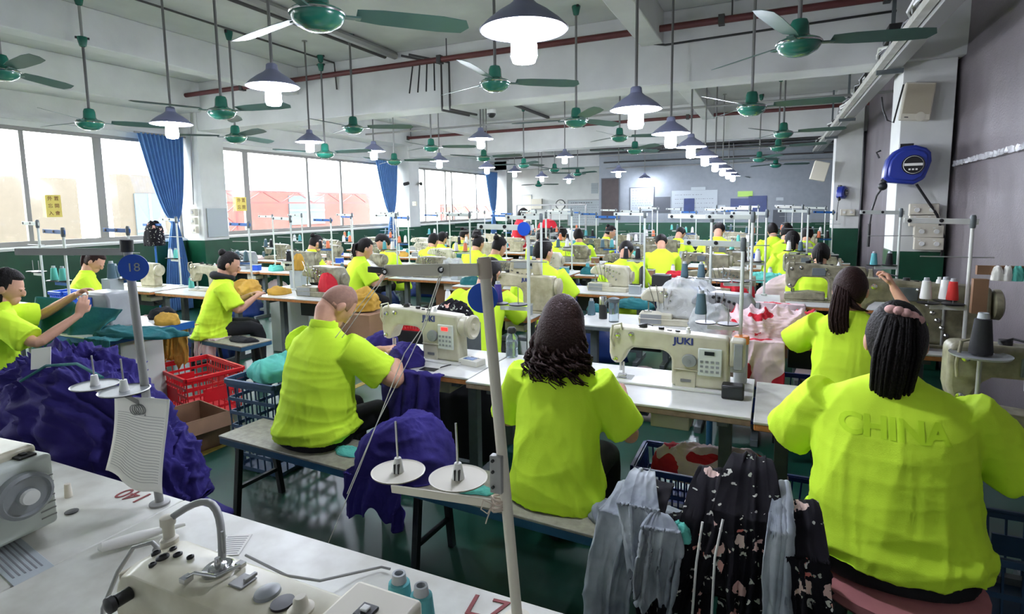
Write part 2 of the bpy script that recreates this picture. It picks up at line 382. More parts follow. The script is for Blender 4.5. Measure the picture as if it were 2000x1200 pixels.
# office partition at the back right and back-wall things
YO = 17.0
def px(x, y, Y): return P(x, y, Y=Y)
xo = px(1170, 400, YO).x
sbox('wall_office', (xo, 1.5, YO, YO + .1, 1.2, 3.3), 'mgrey')
sbox('trim_40', (xo, 1.5, YO - .01, YO + .1, 0, 1.2), 'green')
sbox('wall_office_side', (xo, xo + .1, YO + .1, YR, 0, 3.3), 'mgrey')
def board(name, label, cat, x0, y0, x1, y1, Y, m, lines=0, frame_m=None, th=.02, title=False, seed=1):
    a = px(x0, y0, Y); b = px(x1, y1, Y); w = b.x - a.x; h = a.z - b.z
    t = empty(name, ((a.x + b.x) / 2, Y, (a.z + b.z) / 2), 0, label, cat)
    MB().box(-w / 2, w / 2, -th, 0, -h / 2, h / 2).build('board', M[m], t)
    if frame_m:
        f = MB(); q = .025
        f.box(-w / 2 - q, w / 2 + q, -th - .006, 0, h / 2, h / 2 + q).box(-w / 2 - q, w / 2 + q, -th - .006, 0, -h / 2 - q, -h / 2).box(-w / 2 - q, -w / 2, -th - .006, 0, -h / 2, h / 2).box(w / 2, w / 2 + q, -th - .006, 0, -h / 2, h / 2)
        f.build('frame', M[frame_m], t)
    if lines:
        f = MB(); r = random.Random(seed)
        for i in range(lines):
            z = h / 2 - h * (i + 1) / (lines + 1.2); x = -w * .42; hh = h * (.045 if (title and i == 0) else .018)
            while x < w * (.4 if i % 4 else .2):
                l = r.uniform(.02, .05) * (1.6 if (title and i == 0) else 1); f.box(x, x + l, -th - .003, -th, z - hh / 2, z + hh / 2); x += l + r.uniform(.012, .05)
        f.build('print', M['ink'], t)
    return t
board('notice_board', 'tall white notice board of printed text on the grey office wall', 'notice board', 1232, 368, 1276, 412, YO, 'boardw', 8, 'dgrey', title=True)
board('notice_board', 'wide pale green notice board in the middle of the office wall', 'notice board', 1312, 373, 1400, 424, YO, 'boardw', 5, 'mgrey', seed=4)
board('poster', 'small navy poster pinned on the wide pale notice board', 'poster', 1336, 388, 1356, 413, YO - .018, 'navy', 0)
board('poster', 'dark blue poster left of the lime green sign on the back office wall', 'poster', 1427, 388, 1461, 411, YO, 'navy')
board('poster', 'long blue sky coloured poster under the lime green sign', 'poster', 1462, 383, 1497, 418, YO, 'navy')
board('wall_sign', 'lime green sign strip above the blue posters', 'sign', 1441, 374, 1470, 384, YO, 'limegreen')
board('wall_sign', 'small lit white exit sign by the back right corner', 'sign', 1516, 386, 1530, 392, YO, 'boardw')
board('panel_board', 'plain dark grey board beside the tall white notice board', 'board', 1279, 385, 1310, 415, YO, 'dgrey')
board('doorway_shutter', 'dark brown folding gate beside the whiteboard at the back', 'gate', 1176, 350, 1208, 428, YO - .02, 'door', 0, 'dgrey')
board('cupboard_door', 'dark doorway panel at the far right end of the back wall', 'door', 1510, 410, 1532, 445, YO, 'dgrey', 0, 'mgrey')
board('wall_sign', 'narrow white sign strip high on the office wall under the lamps', 'sign', 1350, 366, 1378, 371, YO - .02, 'boardw', 1)
board('wall_sign', 'white sign with a curled mark on the office wall', 'sign', 1399, 401, 1416, 415, YO, 'boardw', 1, seed=9)
board('whiteboard', 'white board with rows of writing below the wall clock', 'whiteboard', 1110, 392, 1178, 440, YR - .002, 'boardw', 9, 'alu', seed=3, title=True)
board('wall_box', 'cream electrical cabinet on the back wall left of the clock', 'cabinet', 1040, 389, 1060, 408, YR - .002, 'opal', th=.12)
board('wall_sign', 'white sign with a dark printed device above the whiteboard', 'sign', 1155, 358, 1168, 378, YR - .002, 'boardw', 3, seed=8)
board('door_panel', 'cream door in the back wall at the left corner', 'door', 1020, 382, 1038, 436, YR - .002, 'opal', 0, 'boardw')
c = px(1095, 400, YR); t = empty('wall_clock', c, 0, 'round white wall clock with a black rim on the back wall', 'clock')
MB().lathe([(.2, 0), (.2, .03), (.165, .03)], 28, d=(0, -1, 0), cap=False).build('rim', M['dark'], t)
MB().cyl((0, -.005, 0), (0, -.02, 0), .17, n=28).build('face', M['paper'], t)
MB().bar((0, -.026, 0), (.06, -.026, .06), .012).build('hand', M['dark'], t); MB().bar((0, -.026, 0), (-.03, -.026, .12), .01).build('hand', M['dark'], t)
# pipes across the room under the beams
def hpipe(y, z, xa, xb, r, label, m='pipe', drops=()):
    t = empty('water_pipe', (xa, y, z), 0, label, 'pipe'); L = xb - xa
    MB().tube([(0, 0, 0), (L, 0, 0)], r, 10).build('pipe', M[m], t)
    f = MB()
    for d in drops: f.box(d - xa - .03, d - xa + .03, -.045, .045, -.05, .05)
    if drops: f.build('fitting', M['conduit'], t)
    for d in drops:
        MB().cyl((d - xa + .1, 0, r), (d - xa + .1, 0, ZC - z), .008, n=6).build('hanger', M['conduit'], t)
    return t
hpipe(6.6, 3.6, XL + .35, XR, .036, 'dark red pipe crossing the room just in front of the first beam', 'pipe', (-7.5, -3.95, -.55, .9))
hpipe(12.95, 3.55, XL + .35, XR, .036, 'dark red pipe crossing in front of the second ceiling beam', 'pipe', (-8.8, -4, -1.7))
hpipe(17.0, 3.25, XL + 1.2, XR, .03, 'thin dark pipe crossing the far end of the room', 'conduit', (-6, -3))
for i, (y, z) in enumerate([(10.2, 3.3), (15.2, 3.2), (16.1, 3.1), (16.6, 2.95), (16.85, 2.8)]):
    a = -8 if i == 0 else -4.5
    MBx = MB().tube([(0, 0, 0), (XR - a, 0, 0)], .02, 8).build('cable_conduit', M['conduit' if i % 2 else 'rod'], None, loc=(a, y, z))
    tag(MBx, ['thin conduit spanning the middle bay above the fans', 'grey conduit bar near the back, highest of four', 'dark conduit bar near the back, second highest of four', 'pale conduit bar near the back, third of four', 'lowest conduit bar just in front of the office wall'][i], 'conduit')
# conduits along the ceiling
def run(pts, r, label, m='conduit', cat='conduit', name='cable_conduit'):
    pts = [Vector(p) for p in pts]; o0 = pts[0].copy()
    return tag(MB().tube([p - o0 for p in pts], r, 7).build(name, M[m], None, loc=o0), label, cat)
run([(-4.95, .5, 3.8), (-4.95, 6.8, 3.8)], .03, 'thick dark conduit running along the ceiling toward the first beam')
run([(-4.78, .5, 3.79), (-4.78, 6.8, 3.79)], .05, 'pale trunking running beside the thick dark ceiling conduit', 'rod')
run([(-5.85, .5, 3.82), (-5.85, 6.8, 3.82), (-5.85, 6.83, 3.45)], .012, 'thin black cable clipped along the left ceiling bay', 'conduit', 'cable')
run([(-4.9, 7.4, 3.8), (-4.9, 13.1, 3.8)], .035, 'dark conduit along the ceiling of the second bay')
q0 = P(862, 150, Y=6.78); a = [(q0.x - .5, 6.6, 3.72), (q0.x, 6.78, 3.6), (q0.x, 6.78, 3.05), (q0.x, 6.78, 3.0), (q0.x + .1, 7.35, 3.0)]
for i in range(2): run([Vector(p) + Vector((.12 * i, 0, 0)) for p in a], .016, 'left bent conduit dropping down the face of the first beam' if i == 0 else 'right bent conduit dropping down the face of the first beam')
for i in range(4):
    x = P(802 + i * 14, 138, Y=6.5).x
    run([(x, 6.55, 3.55), (x - .03 + .02 * i, 6.5, 3.2)], .01, ['leftmost', 'second from left', 'third from left', 'rightmost'][i] + ' of four cut cable ends dangling from the first red pipe', 'dark', 'cable', 'dangling_cable')
run([P(1252, 84, Y=6.83), P(1300, 84, Y=6.83) + V(0, 0, -.02), P(1751, 21, Y=6.83)], .012, 'thin cable clipped along the face of the first beam', 'dark', 'cable', 'cable')
# cable trunking along the right pillars
t = empty('cable_trunking', (.96, 2.2, 3.02), 0, 'long steel trunking with loose cables running along the right pillars', 'trunking')
MB().box(-.02, .1, 0, 14.6, -.06, .06).build('channel', M['rod'], t, .004)
MB().box(-.09, -.03, 0, 14.6, -.03, .03).build('cover', M['white2'], t)
for y in (1, 4.5, 8, 10.6, 14): MB().box(-.1, .12, y, y + .04, -.1, -.06).box(.0, .03, y, y + .04, -.06, .8).build('bracket', M['steel'], t)
rr = random.Random(5)
for i in range(4):
    pts = []
    for k in range(46):
        y = .3 + 14.2 * k / 45; pts.append((-.05 + rr.uniform(-.05, .08), y, .08 + rr.uniform(-.03, .05)))
    MB().tube(pts, .014, 6).build('cable', M['white' if i < 2 else 'dark'], t)
# outside: facades and ground seen through the glass
def facade(x, y0, y1, z1, m, label, wins=(), sm='shut'):
    t = empty('building', (x, y0, 0), 0, label, 'building')
    MB().box(-.3, 0, 0, y1 - y0, -4, z1).build('wall', M[m], t)
    for (a, b, c, d) in wins:
        w = MB().box(0, .04, a, b, c, d).build('window', M[sm], t)
        MB().box(.04, .06, (a + b) / 2 - .03, (a + b) / 2 + .03, c, d).box(.04, .06, a, b, (c + d) / 2 - .03, (c + d) / 2 + .03).build('mullion', M['alu'], w)
    return t
struct(MB().box(-40, XL - .4, -12, 60, -4.1, -4).build('ground_outside', M['grout']))
facade(-15.5, -3, 8.5, 2.55, 'cream3', 'cream building outside the nearest window bay', [(6.8, 7.9, .4, 2.2), (8.3, 9.6, .4, 2.2), (4.6, 5.9, .4, 2.2)])
facade(-15.4, 9.4, 11.2, 2.7, 'cream3', 'narrow cream building end with a shutter door outside', [(.4, 1.2, .2, 2.2)])
facade(-15, 12.6, 19.2, 2.35, 'brick', 'salmon pink building with a small window outside the second bay', [(2.2, 3.9, 1.2, 2.2)])
facade(-15.5, 26, 33, 1.9, 'brick', 'pink building beyond the third window bay', [(1, 2, .8, 1.6), (2.6, 3.6, .8, 1.6)])
def truss(y0, y1, z0, label):
    t = empty('steel_truss', (-14.6, y0, z0), 0, label, 'truss'); mb = MB(); L = y1 - y0; n = 9
    mb.bar((0, 0, 0), (0, L, 0), .05).bar((0, 0, .35), (0, L, .35), .05)
    for i in range(n):
        a = L * i / n; b = L * (i + 1) / n; mb.bar((0, a, 0 if i % 2 else .35), (0, b, .35 if i % 2 else 0), .035)
    mb.build('lattice', M['redsteel'], t); mb = MB()
    mb.bar((0, 0, -2.6), (0, 0, .35), .06).bar((0, .45, -2.6), (0, .45, 0), .05)
    for i in range(8): mb.bar((0, 0 if i % 2 else .45, -2.6 + .32 * i), (0, .45 if i % 2 else 0, -2.6 + .32 * (i + 1)), .03)
    mb.build('post', M['redsteel'], t)
truss(11.9, 18.5, 1.95, 'red steel lattice canopy in front of the salmon building')
truss(24.2, 29.5, 1.45, 'red steel lattice canopy outside the third window bay')
# yellow paper signs on the panes
def pane_sign(x0, y0, x1, y1, rows, label, m='ysign', im='redink'):
    a = P(x0, y0, X=XL - .03); b = P(x1, y1, X=XL - .03); w = b.y - a.y; h = a.z - b.z
    t = empty('paper_sign', (XL - .03, (a.y + b.y) / 2, (a.z + b.z) / 2), 0, label, 'sign')
    MB().box(0, .003, -w / 2, w / 2, -h / 2, h / 2).build('sheet', M[m], t)
    for i, r in enumerate(rows):
        text(r, h / len(rows) * .62, M[im], t, Matrix.Translation((.005, 0, h / 2 - h * (i + .5) / len(rows))) @ Matrix.Rotation(pi / 2, 4, 'Z') @ Matrix.Rotation(pi / 2, 4, 'X'))
pane_sign(87, 381, 122, 424, ['外 置', '忘 開', '入 會'], 'yellow paper sign taped inside the nearest window')
pane_sign(460, 385, 482, 412, ['外 置', '忘 開'], 'faint yellow sign on the narrow pane of the second bay')
# curtains
def curtain(xa, Y0, Y1, zt, zb, ztie, label):
    mb = MB(); n = 80; rows = 40; vs = []; yc = (Y0 + Y1) / 2 + .12
    for j in range(rows + 1):
        z = zt + (zb - zt) * j / rows
        if z > ztie: k = ((z - ztie) / (zt - ztie)); wdt = .08 + (1 - .08) * k ** .5
        else: k = (ztie - z) / (ztie - zb); wdt = .07 + .5 * min(1, k * 1.5) ** .7
        for i in range(n + 1):
            u = i / n - .5; y = yc + (Y1 - Y0) * u * wdt + ((Y0 + Y1) / 2 - yc) * max(0, (z - ztie) / (zt - ztie))
            vs.append((xa + .035 * sin(u * 2 * pi * 11) * (.5 + .5 * wdt) + .03 * (1 - wdt) * cos(u * pi), y, z))
    q = n + 1
    mb.add(vs, [(j * q + i, (j + 1) * q + i, (j + 1) * q + i + 1, j * q + i + 1) for j in range(rows) for i in range(n)])
    me = mb.mesh('cloth', M['curtain']); me.transform(Matrix.Translation((-xa, -yc, -zb)))
    t = empty('curtain', (xa, yc, zb), 0, label, 'curtain')
    o = link('cloth', me, t, ang=180); s_ = o.modifiers.new('t', 'SOLIDIFY'); s_.thickness = .003
    MB().tube([(-.0, (Y0 - yc) - .05, zt - zb), (-.0, (Y1 - yc) + .05, zt - zb)], .014).box(-.2, .0, (Y1 - yc) - .05, (Y1 - yc), zt - zb - .01, zt - zb + .01).build('curtain_rail', M['rod'], t)
    MB().lathe([(.075, -.02), (.085, 0), (.075, .02)], 16, (0.0, 0, ztie - zb), cap=False).build('tie_band', M['curtain'], t)
curtain(-9.2, 6.0, 6.78, 2.97, .02, 1.55, 'long blue curtain tied at the waist beside the nearest left pillar')
curtain(-9.2, 12.1, 13.0, 2.97, .02, 1.55, 'blue tied curtain beside the second left pillar')
curtain(-9.2, 18.3, 19.2, 2.97, .02, 1.55, 'blue tied curtain at the farthest window')

# clear tape glinting on the plastic sheet
def tape(pts, w, label):
    pts = [Vector(p) for p in pts]; o0 = pts[0].copy(); rt = random.Random(3); vs = []; n = 60
    for i in range(n + 1):
        u = i / n * (len(pts) - 1); k = min(len(pts) - 2, int(u)); p = pts[k].lerp(pts[k + 1], u - k) - o0; d = (pts[-1] - pts[0]).normalized(); s_ = Vector((0, -d.z, d.y))
        for j in (-1, 0, 1): vs.append(p + s_ * w * (j + rt.uniform(-.3, .3)) + Vector((rt.uniform(-.012, .004), 0, 0)))
    f = [(i * 3 + j, i * 3 + j + 1, i * 3 + j + 4, i * 3 + j + 3) for i in range(n) for j in range(2)]
    tag(MB().add(vs, f).build('clear_tape', M['tape'], None, ang=10, loc=o0), label, 'tape')
tape([P(1862, 320, X=1.545), P(1935, 302, X=1.545), P(2040, 275, X=1.545)], .022, 'crinkled clear tape running across the plastic sheet at the right edge')
tape([P(1840, 222, X=1.545), P(1850, 290, X=1.545), P(1846, 420, X=1.545)], .012, 'vertical crinkled clear tape beside the nearest right pillar')
# ================================================================ pendant lamps
def make_lamp():
    t = empty('pendant_lamp')
    MB().lathe([(.178, 0), (.182, .004), (.15, .035), (.105, .07), (.06, .098), (.042, .115), (.038, .15), (.03, .158), (.012, .16)], 36, cap=False).build('shade', M['shade'], t)
    MB().lathe([(.176, .001), (.145, .031), (.1, .064), (.055, .09), (.02, .1)], 36, cap=False).build('shade_lining', M['shadein'], t)
    MB().lathe([(.02, .09), (.022, .03), (.05, .015), (.055, -.1), (.046, -.125), (.015, -.132)], 20).build('bulb', M['bulb'], t)
    return t
lamp0 = None
def lamp(x, y, zt, label, group, z=None, D=None, top=None):
    global lamp0
    p = P(x, y, z=z) if z is not None else P(x, y, D=D)
    if top is None: top = ZC
    if 'lamp' in PROTO: t = tree(PROTO['lamp'])
    else: t = make_lamp(); PROTO['lamp'] = t; lamp0 = t
    t.location = p; tag(t, label, 'lamp', group)
    r = MB().cyl((0, 0, .155), (0, 0, top - p.z), .011, n=8); r.lathe([(.035, top - p.z - .012), (.035, top - p.z)], 12)
    r.build('rod', M['rod'], t)
    return p
GA, GB, GC = 'pendant lamps in the right-hand row', 'pendant lamps in the middle of the room', 'pendant lamps along the window side'
D_ = lambda w: .36 * F / w
lamp(1023, 60, 0, 'largest pendant lamp at the top centre of the picture, nearest the camera', GA, D=D_(172))
lamp(1242, 215, 0, 'second nearest pendant lamp of the right-hand row', GA, D=D_(100))
lamp(1310, 262, 0, 'third pendant lamp of the right-hand row, right of the tall rod', GA, D=D_(74))
order = ['fourth', 'fifth', 'sixth', 'seventh', 'eighth', 'farthest']
for i, Y in enumerate((7.35, 8.95, 10.6, 12.2, 13.8, 15.4)):
    q = P(1350, 290, D=7); 
    t = tree(PROTO['lamp']); t.location = (-.92, Y, 2.39); tag(t, order[i] + ' pendant lamp of the right-hand row receding to the back', 'lamp', GA)
    MB().cyl((0, 0, .155), (0, 0, (ZC if i % 4 != 3 else ZB) - 2.39), .011, n=8).build('rod', M['rod'], t)
lamp(533, 170, 0, 'glowing pendant lamp left of the big fan, on a grey rod in the nearest bay', GB, D=D_(100))
lamp(335, 243, 0, 'pendant lamp hanging in front of the nearest blue curtain', GC, D=D_(76), top=ZC)
lamp(605, 278, 0, 'pendant lamp over the second window bay, left of two', GC, D=D_(54))
lamp(730, 296, 0, 'pendant lamp just left of the second blue curtain', GC, D=D_(45))
lamp(858, 315, 0, 'pendant lamp between the second and third blue curtains', GC, D=D_(37))
lamp(939, 272, 0, 'pendant lamp below the dome camera', GB, D=D_(50))
lamp(951, 328, 0, 'pendant lamp in front of the farthest blue curtain', GC, D=D_(33))
lamp(1103, 307, 0, 'pendant lamp left of centre in the middle distance', GB, D=D_(35))
lamp(1005, 336, 0, 'small distant pendant lamp right of the farthest curtain', GC, D=D_(27))
lamp(1058, 346, 0, 'small distant pendant lamp, middle one above the red shirted person', GC, D=D_(25))
lamp(1111, 350, 0, 'small distant pendant lamp above the wall clock', GC, D=D_(23))
lamp(1208, 336, 0, 'distant pendant lamp above the dark folding gate', GB, D=D_(30))
lamp(1259, 349, 0, 'distant pendant lamp above the tall notice board', GB, D=D_(25))
# ================================================================ ceiling fans
def make_fan():
    t = empty('ceiling_fan')
    MB().lathe([(.02, -.075), (.06, -.07), (.105, -.045), (.122, -.02), (.126, .0), (.122, .012), (.1, .024), (.068, .034), (.056, .05), (.052, .11), (.042, .135), (.014, .145)], 32).build('motor_housing', M['fan'], t)
    MB().lathe([(.128, -.006), (.131, 0), (.128, .006)], 32, cap=False).build('trim_ring', M['chrome'], t)
    for k in range(3):
        a = 2 * pi * k / 3; mb = MB(); mb.T = Matrix.Rotation(a, 4, 'Z')
        mb.box(.08, .2, -.02, .02, -.004, .004)
        pts = [(.18, -.045), (.3, -.06), (.6, -.068), (.72, -.055), (.75, 0), (.72, .05), (.6, .06), (.3, .055), (.18, .04)]
        vs = [(x, y, .012 + y * -.28 + .003) for x, y in pts] + [(x, y, .012 + y * -.28) for x, y in pts]; n = len(pts)
        mb.add(vs, [tuple(range(n)), tuple(range(n, 2 * n))[::-1]] + [(i, n + i, n + (i + 1) % n, (i + 1) % n) for i in range(n)])
        mb.build('blade', M['blade'], t)
    return t
def fan(x, y, label, group, w=None, z=None, tip=None, ang=0, top=ZC, canopy=.0):
    p = P(x, y, z=z) if z is not None else P(x, y, D=.26 * F / w)
    if 'fan' in PROTO: t = tree(PROTO['fan'])
    else: t = make_fan(); PROTO['fan'] = t
    if tip:
        q = P(*tip, z=p.z); ang = atan2(q.y - p.y, q.x - p.x)
    t.location = p; t.rotation_euler = (0, 0, ang); tag(t, label, 'ceiling fan', group)
    L = top - p.z
    MB().cyl((0, 0, .12), (0, 0, L), .013, n=8).build('rod', M['rod'], t)
    zc = L - canopy
    MB().lathe([(.012, zc - .1), (.03, zc - .09), (.048, zc - .01), (.045, zc)], 16).build('canopy', M['fan'], t)
    MB().box(-.06, .06, -.012, .012, L - .02, L).build('hook', M['dark'], t)
    return t
G1, G2, G3 = 'green ceiling fans of the near bay', 'green ceiling fans of the middle bay', 'green ceiling fans at the back'
fan(620, 28, 'large green ceiling fan at the top of the picture seen from below', G1, w=108, tip=(900, 58))
fan(1560, 85, 'green ceiling fan at the upper right near the trunking', G1, w=84, tip=(1850, 68))
fan(433, 218, 'green ceiling fan right of the curtain lamp in the near bay', G1, w=54, tip=(575, 208))
fan(967, 162, 'green ceiling fan behind the largest lamp', G1, w=60, tip=(1155, 168))
fan(1468, 210, 'green ceiling fan below the first red pipe on the right', G1, w=56, tip=(1655, 197))
fan(176, 240, 'pale green ceiling fan in front of the nearest window bay', G1, w=50, ang=1.1, top=3.45)
fan(1125, 236, 'dark green ceiling fan in the centre with one blade pointing back', G1, w=46, tip=(1190, 205))
fan(4, 140, 'green ceiling fan cut by the left edge of the picture', G1, w=60, tip=(90, 110), top=3.83)
fan(690, 250, 'green ceiling fan left of the second curtain below the red pipe', G2, z=2.72, tip=(790, 250))
fan(460, 268, 'small green ceiling fan in front of the first left pillar', G2, z=2.6, tip=(540, 282))
fan(1530, 260, 'green ceiling fan above the hose reel pillar, higher of two in line', G2, z=2.66, tip=(1640, 253))
fan(1520, 288, 'green ceiling fan above the far pillar, lower of two in line', G2, z=2.66, tip=(1630, 280))
fan(842, 288, 'green ceiling fan right of the second blue curtain', G2, z=2.7, tip=(925, 288))
fan(770, 315, 'pale fan beside the top of the second blue curtain', G2, z=2.55, tip=(835, 314))
fan(635, 300, 'pale fan against the second window bay', G2, z=2.5, tip=(720, 296))
fan(945, 308, 'bluish fan in front of the third curtain', G2, z=2.62, tip=(1010, 305))
fan(1240, 293, 'pale fan between the two nearest right-hand lamps', G2, z=2.62, tip=(1300, 300))
fan(1023, 322, 'dark fan in the middle distance left of centre', G2, z=2.62, tip=(1060, 325))
fan(1483, 310, 'green fan left of the far pillar fans', G3, z=2.6, tip=(1550, 300))
fan(1083, 331, 'small dark fan above the wall clock, left of two', G3, z=2.62, tip=(1140, 330))
fan(1128, 339, 'small dark fan above the wall clock, right of two', G3, z=2.62, tip=(1190, 334))
fan(1052, 361, 'small distant fan left of the clock', G3, z=2.45, tip=(1095, 361))
fan(1515, 322, 'small distant green fan, third in line near the trunking', G3, z=2.6, ang=.3)
fan(1511, 337, 'small distant green fan, fourth in line near the trunking', G3, z=2.6, ang=.9)
fan(1462, 349, 'tiny distant fan above the long blue poster', G3, z=2.4, ang=.5)
fan(1505, 351, 'tiny distant fan by the back right corner', G3, z=2.4, ang=.1)
fan(1210, 268, 'grey fan hidden behind the second right-hand lamp', G2, z=2.75, tip=(1120, 285))
# dome camera
p = P(960, 222, Y=7.35); t = empty('dome_camera', p, 0, 'small round dome security camera under the first beam', 'camera')
MB().ball((0, 0, 0), (.06, .06, .06)).build('dome', M['dark'], t); MB().lathe([(.064, .0), (.064, .05), (.04, .075), (.02, .08), (.015, .14)], 20).build('housing', M['white'], t)
for i, x in enumerate((795, 822)):
    p = P(x, 358, Y=13.0) if i == 0 else P(x, 358, X=-8.83); t = empty('security_camera', p, .6 * i, ('left' if i == 0 else 'right') + ' small security camera on the second left pillar', 'camera')
    MB().cyl((0, .05, 0), (0, -.12, -.03), .045).build('body', M['dark'], t); MB().cyl((0, .05, 0), (0, .12, .05), .015).build('bracket', M['white'], t)
# speaker on the right pillar
p = P(1790, 200, Y=6.88); t = empty('wall_speaker', p, 0, 'beige loudspeaker tilted on the nearest right pillar', 'speaker')
t.rotation_euler = (0, radians(6), 0); t.scale = (.8, .75, .84)
MB().box(-.155, .155, -.09, .02, -.21, .21).build('cabinet', M['opal'], t, .012)
MB().box(-.135, .135, -.096, -.09, -.14, .19).build('grille', mat('beige_grille', (186, 176, 154), .8, bump=.6, bs=300), t)
MB().lathe([(.052, 0), (.056, .004), (.04, .008), (.02, .006)], 24, (.05, -.09, -.165), (0, -1, 0)).build('emblem_ring', M['opal'], t)
MB().box(-.11, -.07, -.095, -.09, -.185, -.175).build('marking', M['dark'], t)
p = P(1600, 335, Y=12.9); t = empty('wall_speaker', p, 0, 'small beige loudspeaker tilted at the top of the far right pillars', 'speaker'); t.rotation_euler = (0, radians(14), 0)
MB().box(-.13, .13, -.2, .02, -.18, .18).build('cabinet', M['opal'], t, .01)
# hose reels
def reel(x, y, Y, s, label, yaw=0):
    p = P(x, y, Y=Y); t = empty('hose_reel', p, yaw, label, 'hose reel', sc=s)
    out = [(.9, -.15), (1, .2), (.95, .6), (.75, .8), (.3, .95), (-.2, .92), (-.6, .7), (-.88, .35), (-.98, -.1), (-1.0, -.55), (-.75, -.72), (-.2, -.8), (.3, -.85), (.75, -.6)]
    MB().prism([(a * .205, b * .225) for a, b in out], -.13, .04).build('housing', M['reel'], t, .02)
    MB().prism([(a * .17, b * .185) for a, b in out], -.155, -.12).build('front_cover', M['reel'], t, .014)
    MB().cyl((.04, -.15, .01), (.04, -.172, .01), .1, n=28).build('badge', M['dark'], t)
    b = MB(); b.lathe([(.086, 0), (.09, .003), (.086, .006)], 28, (.04, -.171, .01), (0, -1, 0), cap=False); b.box(-.04, .12, -.177, -.17, .0, .026)
    for i in range(3): b.box(.0 + .03 * i, .018 + .03 * i, -.177, -.17, -.045, -.028)
    b.build('badge_marking', M['paper'], t)
    MB().ball((-.2, -.06, -.2), (.045, .045, .045)).tube([(-.2, -.06, -.16), (-.16, -.06, -.1)], .03).build('hose_nozzle', M['dark'], t)
    MB().tube([(-.21, -.06, -.23), (-.25, -.06, -.3), (-.285, -.06, -.45), (-.3, -.06, -.62)], .01, 8).tube([(-.3, -.06, -.6), (-.3, -.06, -.85)], .016, 8).build('hose', M['dark'], t)
    MB().tube([(-.24, -.02, .1), (-.27, -.02, .16), (-.23, -.02, .18)], .01).box(-.06, .06, -.02, .05, .18, .24).build('hanger_loop', M['dark'], t)
reel(1768, 326, 6.8, .92, 'large blue hose reel on the nearest right pillar')
reel(1641, 377, 12.9, .62, 'small blue hose reel seen edge-on on the far right pillar', 1.1)
# sockets
def sock(x, y, Y, label, n=2, X=None):
    p = P(x, y, X=X) if X else P(x, y, Y=Y)
    t = empty('wall_socket', p, pi / 2 if X else 0, label, 'socket')
    MB().box(-.06 * n, .06 * n, -.05, .01, -.06, .06).build('plate', M['opal'], t, .006)
    m = MB()
    for i in range(n):
        cx = -.06 * n + .12 * i + .06; m.cyl((cx, -.05, 0), (cx, -.066, 0), .022, n=14).box(cx - .03, cx - .01, -.054, -.05, .03, .038)
    m.build('dial', M['white'], t)
    return t
for i, (x, y) in enumerate([(1803, 410), (1803, 430), (1812, 452), (1812, 476)]):
    sock(x, y, 6.9, ['top', 'second', 'third', 'lowest'][i] + ' of the four switch boxes stacked on the nearest right pillar')
run([P(1790, 360, Y=6.8), P(1830, 420, Y=6.85), P(1845, 470, Y=6.88), P(1838, 500, Y=6.9)], .012, 'black cable hanging from the large blue hose reel', 'dark', 'cable', 'cable')
run([P(1722, 190, Y=6.88), P(1725, 215, Y=6.85), P(1733, 235, Y=6.85), P(1745, 240, Y=6.85), P(1757, 195, Y=6.85), P(1765, 165, Y=6.85)], .008, 'black speaker wire looping down the right pillar', 'dark', 'cable', 'cable')
for i, (x, y) in enumerate([(381, 415), (381, 432), (383, 449)]):
    sock(x, y, 6.78, ['upper', 'middle', 'lower'][i] + ' white socket plate on the first left pillar', 1)
sock(811, 398, 13.05, 'white socket plate on the second left pillar', 1); sock(1655, 415, 12.95, 'switch box below the small blue hose reel')
p = P(425, 435, X=-8.88); board_ = empty('notice_sheet', p, 0, 'grey notice sheet on the side of the first left pillar', 'notice')
MB().box(0, .01, -.2, .2, -.25, .25).build('sheet', M['boardw'], board_)
run([P(371, 180, Y=6.8), P(374, 300, Y=6.8), P(378, 400, Y=6.8)], .01, 'thin grey conduit down the front of the first left pillar', 'rod')
p = P(1679, 205, Y=6.2); t = empty('junction_box', (.98, 6.2, 3.15), 0, 'black box fixed beside the trunking near the right pillar', 'box'); MB().box(-.13, .2, -.15, .15, -.05, .07).build('case', M['dark'], t, .01)
# ================================================================ people
def head_fn(q):
    k = 1.0; x, y, z = q
    if z < -.15: k -= .10 * min(1, (-z - .15) / .6) * (1 if y < .4 else .35)
    if y > .5 and z < .1: k += .03
    return k
def lerp(a, b, t): return a + (b - a) * t
def limb(mb, pts, rs, n=14, sub=4):
    """tapered limb through joints with rounded ends"""
    P_ = [Vector(p) for p in pts]; out = []; ro = []
    for i in range(len(P_) - 1):
        for k in range(sub):
            t = k / sub; out.append(P_[i].lerp(P_[i + 1], t)); ro.append(lerp(rs[i], rs[i + 1], t))
    out.append(P_[-1]); ro.append(rs[-1])
    if len(out) > 4:
        sm = [out[0]] + [(out[i - 1] + out[i] * 2 + out[i + 1]) / 4 for i in range(1, len(out) - 1)] + [out[-1]]; out = sm
    d0 = (out[0] - out[1]).normalized(); d1 = (out[-1] - out[-2]).normalized()
    out = [out[0] + d0 * ro[0] * .8, out[0] + d0 * ro[0] * .5] + out + [out[-1] + d1 * ro[-1] * .5, out[-1] + d1 * ro[-1] * .8]
    ro = [ro[0] * .4, ro[0] * .8] + ro + [ro[-1] * .8, ro[-1] * .4]
    mb.tube(out, ro, n); return mb
